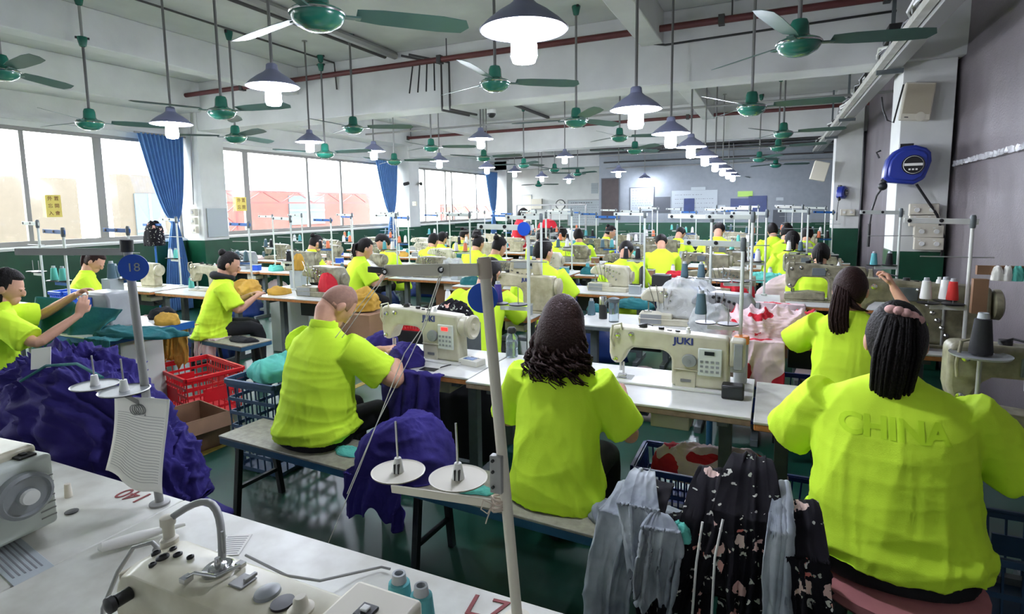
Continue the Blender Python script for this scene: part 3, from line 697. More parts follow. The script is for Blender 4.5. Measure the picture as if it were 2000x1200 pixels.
def hand(mb, w, d, palm, side, curl=.6, pinch=0):
    """w wrist point, d direction of the hand, palm = palm normal, side = +1 when the thumb is on d x palm"""
    w = Vector(w); d = Vector(d).normalized(); pn = Vector(palm); pn = (pn - d * pn.dot(d)).normalized(); s = d.cross(pn) * side
    mb.loft([(w - d * .015, s * .026, pn * .020), (w + d * .02, s * .03, pn * .018), (w + d * .05, s * .038, pn * .016), (w + d * .085, s * .041, pn * .014), (w + d * .097, s * .036, pn * .010)], 14, e=2.6)
    for i, (o, L) in enumerate(((.030, .068), (.0105, .078), (-.0095, .072), (-.029, .056))):
        b = w + d * (.086 - abs(i - 1.3) * .004) + s * o; pts = [b - d * .01, b]; a = 0; q = b
        for k, f in enumerate((.45, .3, .25)):
            a += curl * (.55 + .25 * k) + (pinch * .25 if i == 0 else 0)
            dd = d * cos(a) + pn * sin(a); q = q + dd * L * f; pts.append(q)
        mb.tube(pts + [pts[-1] + (pts[-1] - pts[-2]).normalized() * .004], [.0098, .0098, .009, .0083, .0074, .004], 8)
    b = w + d * .028 + s * .028; d1 = (d * .55 + s * .6 + pn * .45).normalized(); d2 = (d * .9 + s * .1 + pn * .45).normalized()
    mb.tube([b - s * .01, b + d1 * .032, b + d1 * .032 + d2 * .026, b + d1 * .032 + d2 * .05], [.0135, .0115, .0095, .006], 8)
def make_person(det=1, W=1.0, lean=.1, hlean=.07, hyaw=0, hpitch=.45, hair='pony', hm='hair', arms=None, pants='black', shirt='neon', seed=0, collar=0, standing=0, stool_h=.45, skin='skin', hem=.0, hood=0):
    t = empty('person'); vx = {2: .0065, 1: .011, 0: .017}[det]; st = stool_h
    zs = st + .575; sy = lean            # shoulder height / lean
    def sp(z):                           # spine y at height z
        k = max(0, min(1, (z - st) / .56)); return sy * k ** 1.25
    hc = Vector((0, sy + hlean + .01, zs + .165 - hlean * .22)); HR = Matrix.Rotation(hyaw, 3, 'Z') @ Matrix.Rotation(-hpitch, 3, 'X')
    arms = arms or dict(l=[(-.27 * W, sy + .1, zs - .30), (-.10, .40, zs - .19)], r=[(.27 * W, sy + .1, zs - .30), (.11, .42, zs - .19)])
    b = MB()
    b.ball(hc, (.078, .098, .118), 24, 18, R=HR, fn=head_fn)
    f = lambda x, y, z: hc + HR @ Vector((x, y, z))
    b.ball(f(0, .062, -.075), (.045, .04, .045), 12, 10, R=HR)                       # jaw and chin
    b.ball(f(0, .1, -.018), (.013, .022, .026), 10, 8, R=HR); b.ball(f(0, .108, -.03), (.018, .014, .012), 8, 6, R=HR)   # nose
    for s in (-1, 1):
        b.ball(f(s * .085, -.005, -.012), (.012, .022, .033), 10, 8, R=HR)             # ears
        b.ball(f(s * .03, .088, .012), (.022, .012, .007), 8, 6, R=HR)               # brows
    b.ball(f(0, .092, -.062), (.024, .012, .007), 8, 6, R=HR)                        # lips
    limb(b, [(0, sp(zs) - .01, zs - .06), (0, sy + .01, zs + .05), hc + HR @ Vector((0, -.03, -.06))], [.08, .06, .06])
    b.loft([((0, sp(st + .06), st + .06), (.13 * W, 0, 0), (0, .1 * W, 0)), ((0, sp(st + .3), st + .3), (.13 * W, 0, 0), (0, .09 * W, 0)), ((0, sp(zs - .08), zs - .08), (.15 * W, 0, 0), (0, .085 * W, 0)), ((0, sp(zs - .03), zs - .03), (.10, 0, 0), (0, .05, 0))], 16)
    for sd, key in ((-1, 'l'), (1, 'r')):
        e, w = Vector(arms[key][0]), Vector(arms[key][1]); s0 = Vector((sd * .15 * W, sp(zs - .08), zs - .08))
        k = .9 + .1 * W
        limb(b, [s0, s0.lerp(e, .5), e, e.lerp(w, .45), w], [.042 * k, .046 * k, .038 * k, .036 * k, .024])
        if det: 
            hd = (w - e).normalized(); hd = Vector(arms.get(key + 'd', hd + Vector((-sd * .25, .1, -.05))))
            hand(b, w, hd, arms.get(key + 'p', (0, 0, -1)), 1 if (key == 'r') == (hd.normalized().cross(Vector(arms.get(key + 'p', (0, 0, -1)))).x < 0) else -1, arms.get('curl', .5), 1)
        else: b.ball(w + (w - e).normalized() * .05, (.035, .05, .02))
        if not standing: limb(b, [(sd * .1, .05, st + .08), (sd * .13 * W, .42, st + .07), (sd * .14, .4, .12)], [.06, .05, .035])
        else: limb(b, [(sd * .1, 0, st + .05), (sd * .1, .02, .5), (sd * .1, 0, .1)], [.06, .05, .035])
    me = bake(b, 'body', M[skin], vx * (.8 if det == 2 else 1), 3, .5); link('body', me, t, ang=180)
    if det:
        e = MB()
        for s in (-1, 1): e.ball(f(s * .029, .091, .0), (.011, .005, .004), 8, 6, R=HR)
        e.build('eyes', M['dark'], t)
    # shirt
    c = MB(); bw = .5 + .5 * W
    rings = [(st + hem, .215 * W, .185 * W), (st + hem + .05, .228 * W, .19 * W), (st + .14, .202 * W, .166 * W), (st + .28, .188 * W, .145 * W), (zs - .16, .192 * W, .13 * W), (zs - .09, .19 * W, .115 * W), (zs - .035, .172 * W, .098 * bw), (zs + .004, .122 * bw, .08), (zs + .035, .072, .068), (zs + .05 + collar * .02, .064, .062)]
    c.loft([((0, sp(z) - (.02 * (W - 1)), z), (a, 0, 0), (0, d, .0)) for z, a, d in rings], 28, e=2.3)
    for sd, key in ((-1, 'l'), (1, 'r')):
        e = Vector(arms[key][0]); s0 = Vector((sd * .165 * W, sp(zs - .06), zs - .06)); d = (e - s0)
        L = min(.25, d.length * .9); d.normalize(); k = .92 + .14 * W
        s1 = s0 - Vector((sd * .05, 0, .01)); A_ = Vector((0, 1, 0)).cross(d).normalized(); B_ = d.cross(A_)
        c.loft([(s1, A_ * .06 * k, B_ * .07 * k), (s0 - d * .02, A_ * .076 * k, B_ * .084 * k), (s0 + d * .05, A_ * .08 * k, B_ * .084 * k), (s0 + d * L * .5, A_ * .082 * k, B_ * .084 * k), (s0 + d * L * .97, A_ * .088 * k, B_ * .092 * k), (s0 + d * L, A_ * .087 * k, B_ * .09 * k)], 20)
    me = bake(c, 'shirt', M[shirt], max(vx, .0075), 5 if det == 2 else 3, .5)
    if det:
        A = .017 if det == 2 else .011
        def fn(q, n):
            z = q[:, 2]; y = q[:, 1]
            low = np.clip((zs - .12 - z) / .45, .15, 1.0)
            x = q[:, 0]
            g = np.stack([q[:, 0] + .35 * np.abs(x) * (z - st), y, z * .42 + .5 * np.abs(x)], 1); w1 = fold(g, 15, seed, 3); w2 = fold(q * np.array([.3, .5, 1.6]), 17, seed + 5, 2)
            nearhem = np.clip((st + .22 - z) / .2, 0, 1)
            side = np.clip((np.abs(x) - .08) / .12, 0, 1)
            dd = A * (w1 * (.35 + .65 * low) * (.6 + .4 * side) + w2 * (.2 + .75 * nearhem))
            return q + n * (dd + .005)[:, None]
        displace(me, fn)
    so = link('shirt', me, t, ang=180)
    if collar:
        MB().lathe([(.07, -.02), (.078, .0), (.074, .028), (.064, .03)], 24, (0, sy + .005, zs + .04), (0, .28, 1), cap=False).build('collar', M[shirt], t).modifiers.new('t', 'SOLIDIFY').thickness = .006
    if hood: MB().tube([(.085 * cos(a), sy + .005 + .085 * sin(a), zs + .03 - .02 * sin(a)) for a in [i * pi / 12 for i in range(24)]], [.03 + .012 * (1 - sin(i * pi / 12)) * .5 for i in range(24)], 10, closed=True).build('hood', M['black'], t, ang=180)
    # trousers
    g = MB()
    if standing:
        for sd in (-1, 1): limb(g, [(sd * .09, 0, st + .1), (sd * .1, .02, st * .55), (sd * .1, 0, .1)], [.11, .085, .07])
    else:
        g.loft([((0, 0, st - .002), (.192 * W, 0, 0), (0, .155 * W, 0)), ((0, 0, st + .03), (.196 * W, 0, 0), (0, .16 * W, 0)), ((0, 0, st + hem + .02), (.185 * W, 0, 0), (0, .15 * W, 0)), ((0, .02, st + hem + .07), (.13 * W, 0, 0), (0, .1 * W, 0))], 20, e=2.3)
        for sd in (-1, 1): limb(g, [(sd * .1 * W, .08, st + .075), (sd * .13 * W, .43, st + .07), (sd * .14, .42, .12)], [.08 * bw, .072, .058])
    me = bake(g, 'trousers', M[pants], max(vx, .012), 3, .5); link('trousers', me, t, ang=180)
    if det or standing:
        for sd in (-1, 1):
            y0 = .42 if not standing else .0
            k = MB().loft([((sd * .13, y0 - .05, .05), (.035, 0, 0), (0, 0, .045)), ((sd * .13, y0 + .04, .045), (.04, 0, 0), (0, 0, .04)), ((sd * .13, y0 + .15, .03), (.038, 0, 0), (0, 0, .028)), ((sd * .13, y0 + .2, .025), (.02, 0, 0), (0, 0, .018))], 14)
            k.build('shoe', M['dark'], t)
    # hair
    h = MB(); rs = random.Random(seed)
    def cap(scale=1.0, face=.35, low=-.55, back=1.06):
        def fn(q):
            k = 1.0
            if q.y > face and q.z < .62 - (q.y - face) * .1: k = .8
            elif q.y > -.1 and q.z < -.12: k = .8
            elif q.z < low: k = .8
            elif q.y < -.2: k = back
            return k * scale
        h.ball(hc + HR @ Vector((0, -.004, .01)), (.088, .108, .124), 40, 28, R=HR, fn=fn)
    def strands(n, root, path, spread, r=.006, curl=0, fr=9, seedo=0):
        for i in range(n):
            a = rs.random() * 2 * pi; q = sqrt(rs.random()); ox = cos(a) * q; oy = sin(a) * q; ph = rs.random() * 6; L = rs.uniform(.86, 1.04)
            pts = []; m = 22 if curl else 9
            for k in range(m + 1):
                u = k / m * L; j = min(len(path) - 2, int(u * (len(path) - 1))); fr_ = u * (len(path) - 1) - j
                p = Vector(path[j]).lerp(Vector(path[j + 1]), fr_); sw = spread[j] + (spread[j + 1] - spread[j]) * min(fr_, 1)
                c_ = curl * (max(0, u - .12)) ** 1.0
                pts.append(p + Vector((ox * sw + c_ * cos(fr * u * 2 * pi / 3 + ph), oy * sw * .6 + c_ * sin(fr * u * 2 * pi / 3 + ph), c_ * .3 * sin(ph + fr * u * 3))))
            h.tube(pts, [r * (1 if k < m * .7 else 1 - .7 * (k - m * .7) / (m * .3)) for k in range(m + 1)], 5)
    bk = hc + HR @ Vector((0, -.1, -.0))
    if hair == 'short': cap(1.02, .3, -.72, 1.03)
    elif hair == 'shaved': cap(.93, .5, -.45, .95)
    elif hair == 'bun':
        cap(1.01, .3, -.7, 1.02); h.ball(hc + HR @ Vector((0, -.1, .09)), (.042, .04, .04), 14, 10); 
    elif hair == 'pony':
        cap(1.01, .3, -.7, 1.02); b0 = hc + HR @ Vector((0, -.11, .03))
        strands(26, b0, [b0 + Vector((0, .02, 0)), b0 + Vector((0, -.045, -.02)), b0 + Vector((.0, -.06, -.12)), b0 + Vector((.01, -.03, -.25))], [.012, .026, .032, .012], .009)
    elif hair == 'bigpony':
        cap(1.04, .3, -.7, 1.04); b0 = hc + HR @ Vector((0.0, -.085, .085))
        strands(230, b0, [b0 + Vector((0, .02, 0)), b0 + Vector((0, -.045, -.01)), b0 + Vector((-.012, -.075, -.12)), b0 + Vector((-.02, -.06, -.25)), b0 + Vector((-.03, -.03, -.36))], [.02, .048, .066, .06, .038], .0062)
        m = MB()
        for i in range(5): m.ball(b0 + Vector((-.03 + .02 * i, -.035 - .01 * sin(i), .018 - .004 * i * i * .5)), (.02, .017, .015), 10, 8, R=Matrix.Rotation(i, 3, 'Z'))
        m.build('hair_tie', M['pinkscr'], t)
    elif hair == 'longpony':
        cap(1.04, .3, -.75, 1.04); b0 = hc + HR @ Vector((-.02, -.10, -.03))
        strands(120, b0, [b0 + Vector((0, .03, .03)), b0 + Vector((-.01, -.045, -.03)), b0 + Vector((-.02, -.065, -.16)), b0 + Vector((.0, -.05, -.28)), b0 + Vector((.03, -.03, -.36))], [.03, .042, .05, .045, .03], .0055)
        strands(16, b0, [b0 + Vector((.0, 0, -.02)), b0 + Vector((.07, -.03, -.09)), b0 + Vector((.12, -.02, -.11))], [.03, .025, .02], .006)
    elif hair == 'long':
        cap(1.04, .3, -.9, 1.06); b0 = hc
        strands(90, b0, [b0 + Vector((0, -.035, .06)), b0 + Vector((0, -.07, -.06)), b0 + Vector((0, -.09, -.17)), b0 + Vector((0, -.07, -.30))], [.06, .078, .085, .07], .011)
    elif hair == 'curly':
        cap(1.08, .3, -.95, 1.1)
        h.loft([(hc + Vector((0, -.02, .115)), (.05, 0, 0), (0, .05, 0)), (hc + Vector((0, -.03, .05)), (.098, 0, 0), (0, .1, 0)), (hc + Vector((0, -.045, -.05)), (.118, 0, 0), (0, .095, 0)), (hc + Vector((0, -.055, -.11)), (.128, 0, 0), (0, .07, 0)), (hc + Vector((0, -.05, -.15)), (.115, 0, 0), (0, .05, 0))], 28)
        strands(260, hc, [hc + Vector((0, -.02, .09)), hc + Vector((0, -.045, .0)), hc + Vector((0, -.062, -.08)), hc + Vector((0, -.072, -.14)), hc + Vector((0, -.075, -.205))], [.06, .108, .128, .145, .15], .0068, curl=.034, fr=13)
    if hair != 'none':
        mt = M['stubble'] if hair == 'shaved' else M[hm]; me = h.mesh('hair', mt)
        o = link('hair', me, t, ang=180)
    t['_hc'] = 0; del t['_hc']
    return t, so
def person(key, label, loc, rz=0, sc=1, group=None, **kw):
    k = 'person:' + key
    if k in PROTO: t = tree(PROTO[k]); so = None
    else: t, so = make_person(**kw); PROTO[k] = t
    t.location = loc; t.rotation_euler = (0, 0, rz); t.scale = (sc,) * 3
    tag(t, label, 'person', group); return t, so
def bulk(x, y, Y): p = P(x, y, Y=Y); return p
# --- near figures
GP = 'sewing workers in neon yellow shirts'
p = P(1095, 585, Y=2.3)
person('curly', 'person with curly dark brown hair seated on the bench in the centre, seen from behind', (p.x - .005, 2.24, 0), .03, .985, det=2, W=1.0, lean=.09, hlean=.02, hpitch=.25, hair='curly', hm='hairb', seed=2,
       arms=dict(l=[(-.30, .16, .70), (-.2, .42, .80)], r=[(.30, .17, .70), (.2, .45, .80)]))
p = P(655, 562, Y=2.4)
person('bald', 'person with a shaved head on the bench, leaning over the left front machine', (-2.23, 2.3, 0), -.13, 1.0, det=2, W=1.12, hem=.045, lean=.09, hlean=.10, hpitch=.9, hyaw=-.35, hair='shaved', seed=11, collar=1,
       arms=dict(l=[(-.26, .30, .76), (-.0, .52, .84)], r=[(.34, .30, .735), (.15, .50, .85)], rd=(-.5, .6, .1), ld=(.5, .6, 0), curl=.75))
big, bigshirt = person('big', 'person with black hair in a pink scrunchie seated at the lower right, CHINA on back', (.41, 2.24, 0), -.03, 1.02, det=2, W=1.26, lean=.13, hlean=.03, hpitch=.3, hair='bigpony', hm='hair', seed=5,
       hem=.06,
       arms=dict(l=[(-.33, .21, .76), (-.24, .50, .83)], r=[(.41, .15, .72), (.34, .44, .80)]))
person('pony_r', 'person with a long loose ponytail raising one hand, behind the lower right figure', (.43, 3.75, 0), -.05, 1.0, det=2, W=1.0, lean=.14, hlean=.04, hpitch=.35, hyaw=-.25, hair='longpony', hm='hairb', seed=8, pants='jeans',
       arms=dict(l=[(-.30, .26, .82), (-.2, .5, .84)], r=[(.36, .36, .96), (.245, .46, 1.17)], rd=(-.25, .2, .6), rp=(-1, .2, -.1), curl=.95))
p = P(20, 507, Y=2.4)
person('long_l', 'person with long dark hair at the left edge holding up teal cloth', (P(-12, 560, Y=2.15).x, 2.05, 0), -.35, 1, det=2, W=1.0, lean=.1, hlean=.05, hpitch=.35, hyaw=-.3, hair='long', seed=3,
       arms=dict(l=[(-.2, .36, .92), (.0, .56, 1.08)], r=[(.36, .26, .80), (.30, .52, .96)], rd=(.0, .25, .6), rp=(-1, 0, 0), ld=(.5, .4, .3), curl=.4))
person('pony_l2', 'person with a brown ponytail in profile, head bowed, before the green wall at left', (P(152, 500, Y=3.9).x, 3.75, 0), -.55, .98, det=2, W=.98, lean=.2, hlean=.08, hpitch=.7, hyaw=-.35, hair='pony', hm='hairb', seed=4)
person('bun', 'person with a hair bun and black hood seated on a stool by the aisle', (P(425, 486, Y=4.05).x, 3.92, 0), -.62, .99, det=2, W=1.0, lean=.13, hlean=.06, hpitch=.4, hyaw=-.15, hair='bun', hm='hair', seed=6, hood=1)
q = P(688, 465, Y=5.9)
person('low_pony', 'person with a low ponytail on a stool left of the centre aisle', (q.x, 5.8, 0), -.6, 1.02, det=1, lean=.14, hair='pony', hm='hair', seed=9, pants='black')
person('hid', 'person behind the blank blue disc, bent over the second row table', (P(930, 545, Y=4.0).x + .02, 3.85, 0), .12, 1, det=1, W=1.1, lean=.3, hlean=.16, hpitch=1.1, hair='long', seed=12, arms=dict(l=[(-.34, .35, .80), (-.1, .55, .85)], r=[(.34, .36, .80), (.1, .55, .85)]))
person('short', 'person with short black hair seen from behind, sitting at the third row', (P(1055, 458, Y=5.45).x, 5.35, 0), -.05, 1.05, det=1, W=1.1, lean=.1, hlean=.05, hpitch=.3, hyaw=-.4, hair='short', seed=14, collar=1)
# --- far figures, copies of three builds
far = [
 ('far_side', 603, 455, 7.0, -.5, 1.0, 'person with tied hair against the green dado, left of the window side machines'),
 ('far_front', 757, 450, 7.2, 2.6, 1.02, 'person with black hair facing the camera below the second curtain'),
 ('far_back', 845, 447, 8.4, -.1, .98, 'person with short bobbed hair, left of a pair behind the clear bag'),
 ('far_back', 862, 444, 9.2, -.2, .97, 'person on the right of a pair, half hidden behind a bobbed head'),
 ('far_side', 897, 438, 9.8, -.7, 1.0, 'person leaning forward beside the third window bay'),
 ('far_back', 930, 438, 9.6, .1, 1.0, 'person left of the blue disc in the fifth row'),
 ('far_side', 962, 449, 6.9, -.5, 1.0, 'person with dark hair turned right, just behind the blue disc pole'),
 ('far_back', 1058, 435, 8.6, -.3, 1.04, 'person with round dark hair behind the short haired worker'),
 ('far_side', 1093, 437, 10.2, -.2, 1.0, 'person in the sixth row under the wall clock'),
 ('far_back', 1130, 440, 9.8, .5, 1.0, 'person with a dark cap of hair right of the clock'),
 ('far_side', 1182, 430, 11.5, -1.2, 1.0, 'person turned to the right in front of the dark gate'),
 ('far_bow', 1222, 478, 6.9, .1, 1.0, 'person bowed behind the fourth row machine in the centre right'),
 ('far_bow', 1292, 452, 8.6, .2, 1.0, 'person bending over work below the tall notice board'),
 ('far_bow', 1328, 440, 11.4, -.2, 1.0, 'distant bending person below the wide notice board'),
 ('far_bow', 1403, 441, 10.0, 0, 1.1, 'person with rounded back below the blue posters'),
 ('far_back', 1510, 431, 11.4, .3, 1.04, 'person at the far right, farthest of the group by the wall'),
 ('far_side', 1537, 426, 9.9, -.1, 1.06, 'person with short hair second farthest in the right wall group'),
 ('far_pony', 1550, 438, 8.4, .1, 1.03, 'person with a black ponytail in the middle of the right wall group'),
 ('far_back', 1578, 433, 11.0, -.2, 1.0, 'person beside the wall partly hidden behind the ponytail'),
 ('far_pony', 1605, 460, 6.9, -.1, .98, 'person with a gathered ponytail nearest of the right wall group'),
 ('far_side', 925, 450, 7.9, -.3, .97, 'person half hidden behind the stand arm in the middle'),
]
kws = dict(far_side=dict(lean=.18, hair='bun', hlean=.08, seed=21), far_front=dict(lean=.16, hair='short', hpitch=.7, seed=22), far_back=dict(lean=.1, hair='short', seed=23), far_pony=dict(lean=.12, hair='pony', seed=24), far_bow=dict(lean=.34, hlean=.15, hpitch=1.1, hair='short', seed=25))
for k, x, y, Y, rz, sc, lab in far:
    q = P(x, y, Y=Y); d = .16 if k != 'far_bow' else .45
    off = Vector((sin(rz) * d, -cos(rz) * d))
    person(k, lab, (q.x + off.x, Y + off.y, 0), rz, sc, det=1 if k in ('far_side', 'far_pony') else 0, **kws[k])
person('red', 'person in a red top with long black hair standing at the far left back', (P(1010, 415, Y=11.5).x, 11.5, 0), -1.0, 1, det=0, standing=1, stool_h=.82, lean=.05, hair='long', shirt='redc', seed=30)
# CHINA print across the broad back
def wrap_text(txt, size, so, center, m, parent, z0, sx=1.0):
    me = text_mesh(txt, size, 'back_print', 0, .003); bm = bmesh.new(); bm.from_mesh(me)
    for _ in range(3):
        ed = [e for e in bm.edges if e.calc_length() > .018]
        if ed: bmesh.ops.subdivide_edges(bm, edges=ed, cuts=1)
        bmesh.ops.triangulate(bm, faces=bm.faces)
    src = so.data; bv = BVHTree.FromPolygons([v.co for v in src.vertices], [p_.vertices for p_ in src.polygons])
    for v in bm.verts:
        x, z = center[0] + v.co.x * sx, z0 + v.co.y
        hit = bv.ray_cast(Vector((x, -1, z)), Vector((0, 1, 0)))
        v.co = (hit[0] + Vector((0, -.0022, 0))) if hit[0] else Vector((x, 0, z))
    bm.to_mesh(me); bm.free(); me.materials.clear(); me.materials.append(m); link('back_print', me, parent, ang=180)
wrap_text('CHINA', .085, bigshirt, (-.02, 0), M['neon2'], big, .93, 1.15)
# ================================================================ tables, benches, crates
TZ = .77
def make_table(L=1.18, D=.56, top='white', edge='edge', kind=0):
    t = empty('sewing_table'); h = .04
    MB().box(-L / 2, L / 2, 0, D, -.012, 0).build('tabletop', M[top], t, .003)
    MB().box(-L / 2 + .002, L / 2 - .002, .002, D - .002, -h, -.012).build('edge_board', M[edge], t, .003)
    for sx in (-1, 1):
        x = sx * (L / 2 - .12)
        g = MB().box(x - .03, x + .03, D * .5 - .03, D * .5 + .03, -TZ + .05, -h).box(x - .025, x + .025, .04, D - .04, -TZ, -TZ + .05).box(x - .025, x + .025, .06, D - .06, -h - .04, -h)
        g.build('leg', M['steel'], t, .003)
    MB().box(-L / 2 + .12, L / 2 - .12, D * .5 - .02, D * .5 + .02, -TZ + .1, -TZ + .14).build('stretcher', M['steel'], t)
    MB().box(-.28, .1, D - .2, D - .06, -.26, -.05).cyl((.18, D - .14, -.16), (-.02, D - .14, -.16), .07, n=14).build('motor', M['steel' if kind else 'dark'], t, .006)
    MB().box(-.2, .12, .12, .4, -TZ + .1, -TZ + .12).build('treadle', M['dark'], t)
    MB().box(.26, .44, .1, .4, -.14, -.045).build('drawer', M['opal'], t, .004)
    return t
tables_made = {}
def table(x0, x1, y, label, D=.56, top='white', edge='edge', rz=0, z=TZ, kind=0):
    L = round(x1 - x0, 2); key = 'table%s%s%s%s' % (L, D, top, edge)
    return inst(key, lambda: make_table(L, D, top, edge, kind), ((x0 + x1) / 2, y, z), rz, label, 'table', 'sewing tables in rows')
def make_bench(L, D=.3, top='stool', z=.45):
    t = empty('bench')
    MB().box(-L / 2, L / 2, -D / 2, D / 2, z - .012, z).build('seat', M[top], t, .003)
    MB().box(-L / 2 + .003, L / 2 - .003, -D / 2 + .003, D / 2 - .003, z - .05, z - .012).build('seat_frame', M['bluesteel'], t, .003)
    n = 2 if L < 1.2 else 3
    for i in range(n):
        x = -L / 2 + .12 + (L - .24) * i / (n - 1)
        for sy in (-1, 1):
            MB().bar((x, sy * D * .36, z - .05), (x, sy * D * .52, 0), .03).build('leg', M['dark'], t)
        MB().bar((x, -D * .46, .16), (x, D * .46, .16), .02).build('leg_brace', M['dark'], t)
    return t
def bench(x, y, L, rz, label, D=.3, top='stool'):
    t = make_bench(L, D, top); t.location = (x, y, 0); t.rotation_euler = (0, 0, rz); return tag(t, label, 'bench' if L > .8 else 'stool')
def crate(x, y, z, w, d, h, m, label, rz=0, nx=12, rows=3, solid=0):
    t = empty('plastic_crate', (x, y, z), rz, label, 'crate'); tp = .9
    def ring(z_, s, th=.012, hh=.03): 
        a, b = w / 2 * s, d / 2 * s; q = MB(); q.box(-a, a, -b - th, -b, z_, z_ + hh).box(-a, a, b, b + th, z_, z_ + hh).box(-a - th, -a, -b, b, z_, z_ + hh).box(a, a + th, -b, b, z_, z_ + hh); return q
    ring(h - .03, 1, .02, .03).build('rim', M[m], t, .003)
    mb = MB(); mb.box(-w / 2 * tp, w / 2 * tp, -d / 2 * tp, d / 2 * tp, 0, .01)
    def P3(u, v, zz):
        s = tp + (1 - tp) * zz / h; return (u * w / 2 * s, v * d / 2 * s, zz)
    for side in range(4):
        n = nx if side % 2 == 0 else max(4, int(nx * d / w))
        for i in range(n + 1):
            u = -1 + 2 * i / n; f = (lambda zz: P3(u, -1 if side == 0 else 1, zz)) if side % 2 == 0 else (lambda zz: P3(-1 if side == 1 else 1, u, zz))
            mb.bar(f(0), f(h - .01), .008)
        for r in range(rows + 1):
            zz = h * (.03 + .9 * r / rows); 
            a, b = (P3(-1, -1 if side == 0 else 1, zz), P3(1, -1 if side == 0 else 1, zz)) if side % 2 == 0 else (P3(-1 if side == 1 else 1, -1, zz), P3(-1 if side == 1 else 1, 1, zz))
            mb.bar(a, b, .01, .022)
        if solid:
            zz = h * .52; a, b = (P3(-.45, -1 if side == 0 else 1, zz), P3(.45, -1 if side == 0 else 1, zz)) if side % 2 == 0 else (P3(-1 if side == 1 else 1, -.45, zz), P3(-1 if side == 1 else 1, .45, zz))
            mb.bar(a, b, .012, h * .3)
    mb.build('lattice', M[m], t); return t
# ---- cloth helpers
def heap(name, label, cat, c, r, h, m, seed=0, rz=0, amp=.16, sc=7, det=1, group=None, flat=.0, parent=None, kind=None):
    """a slumped pile of cloth with real folds"""
    nu, nv = (int(72 * det), int(30 * det)); vs = []; R = np.random.RandomState(seed); ph = R.rand(8) * 6.28
    for j in range(nv + 1):
        t = j / nv * .5 * pi * 1.12
        for i in range(nu):
            a = 2 * pi * i / nu; rr = sin(min(t, pi / 2)) ** .85; z = max(0, cos(t)) ** .8
            if t > pi / 2: rr = 1 - (t - pi / 2) * .5; z = 0
            k = 1 + .13 * sin(2 * a + ph[0]) + .09 * sin(3 * a + ph[1]) + .05 * sin(5 * a + ph[2])
            vs.append((r[0] * rr * k * cos(a), r[1] * rr * k * sin(a), h * z * (1 + .15 * sin(2 * a + ph[3]) * rr)))
    mb = MB(); mb.add(vs, [(j * nu + i, (j + 1) * nu + i, (j + 1) * nu + (i + 1) % nu, j * nu + (i + 1) % nu) for j in range(nv) for i in range(nu)] + [tuple(range(nv * nu, (nv + 1) * nu))])
    me = mb.mesh(name, M[m]); s = min(r[0], r[1], h * 1.6)
    def fn(q, n):
        f = fold(q / s * np.array([1, 1, 1.0]), sc * .55, seed, 4); d = amp * s * f * .5
        o = q + n * d[:, None]; o[:, 2] = np.maximum(o[:, 2], -.0); base = q[:, 2] < .004; o[base, 2] = 0; return o
    displace(me, fn)
    o = link(name, me, parent, ang=180, loc=c); o.rotation_euler = (0, 0, rz)
    return tag(o, label, cat, group, kind) if label else o
def drape(name, label, cat, org, rz, w, top, drop, m, seed=0, wav=.02, nf=5, taper=0, thick=.006, bottom=.0, group=None, lift=.01, jag=.03, slant=0, rise=0, gather=0):
    """cloth lying over a front edge: flat for `top`, then hanging for `drop`"""
    nu, nv = 60, 60; vs = []; R = random.Random(seed); p = [R.random() * 6.28 for _ in range(6)]; L = top + drop
    for j in range(nv + 1):
        for i in range(nu + 1):
            u = i / nu - .5; Lu = L + jag * sin(u * 9 + p[0]) + jag * .6 * sin(u * 21 + p[1]); s = Lu * j / nv
            k = max(0, s - top) / max(drop, .01); am = wav * (.25 + .9 * min(1, k * 1.6)); 
            uw = u + .09 * sin(u * 7 + p[3] + k * 1.5) + .05 * sin(k * 4 + p[5]); wv = (1 - 2 * abs(sin(uw * pi * nf + p[2])) ** .7) * (.6 + .4 * sin(u * 5 + p[4])) + .35 * sin(uw * 2 * pi * nf * 1.7 + p[4] + k * 2)
            x = u * w * (1 - taper * k) + .012 * sin(s * 9 + p[5]) + slant * max(0, s - top)
            if s < top:
                g_ = 1 - s / top; y = top - s; z = lift + am * .5 * (1 + wv) * .8 + rise * sin(g_ * pi / 2); x *= 1 - gather * g_
            else:
                b = min(1, (s - top) / .05); y = -am * (.6 + wv * .8) * b - .01 - bottom * k; z = lift + am * .4 * (1 + wv) * (1 - b) - (s - top) + .012 * sin(b * pi)
            vs.append((x, y, z))
    q = nu + 1; mb = MB(); mb.add(vs, [(j * q + i, j * q + i + 1, (j + 1) * q + i + 1, (j + 1) * q + i) for j in range(nv) for i in range(nu)])
    me = mb.mesh(name, M[m]); f = seed + 1
    displace(me, lambda a, n: a + n * (.010 * fold(a * np.array([1, 1, .6]), 22, f, 3))[:, None])
    o = link(name, me, None, ang=180, loc=org); o.rotation_euler = (0, 0, rz); s_ = o.modifiers.new('t', 'SOLIDIFY'); s_.thickness = thick
    return tag(o, label, cat, group)
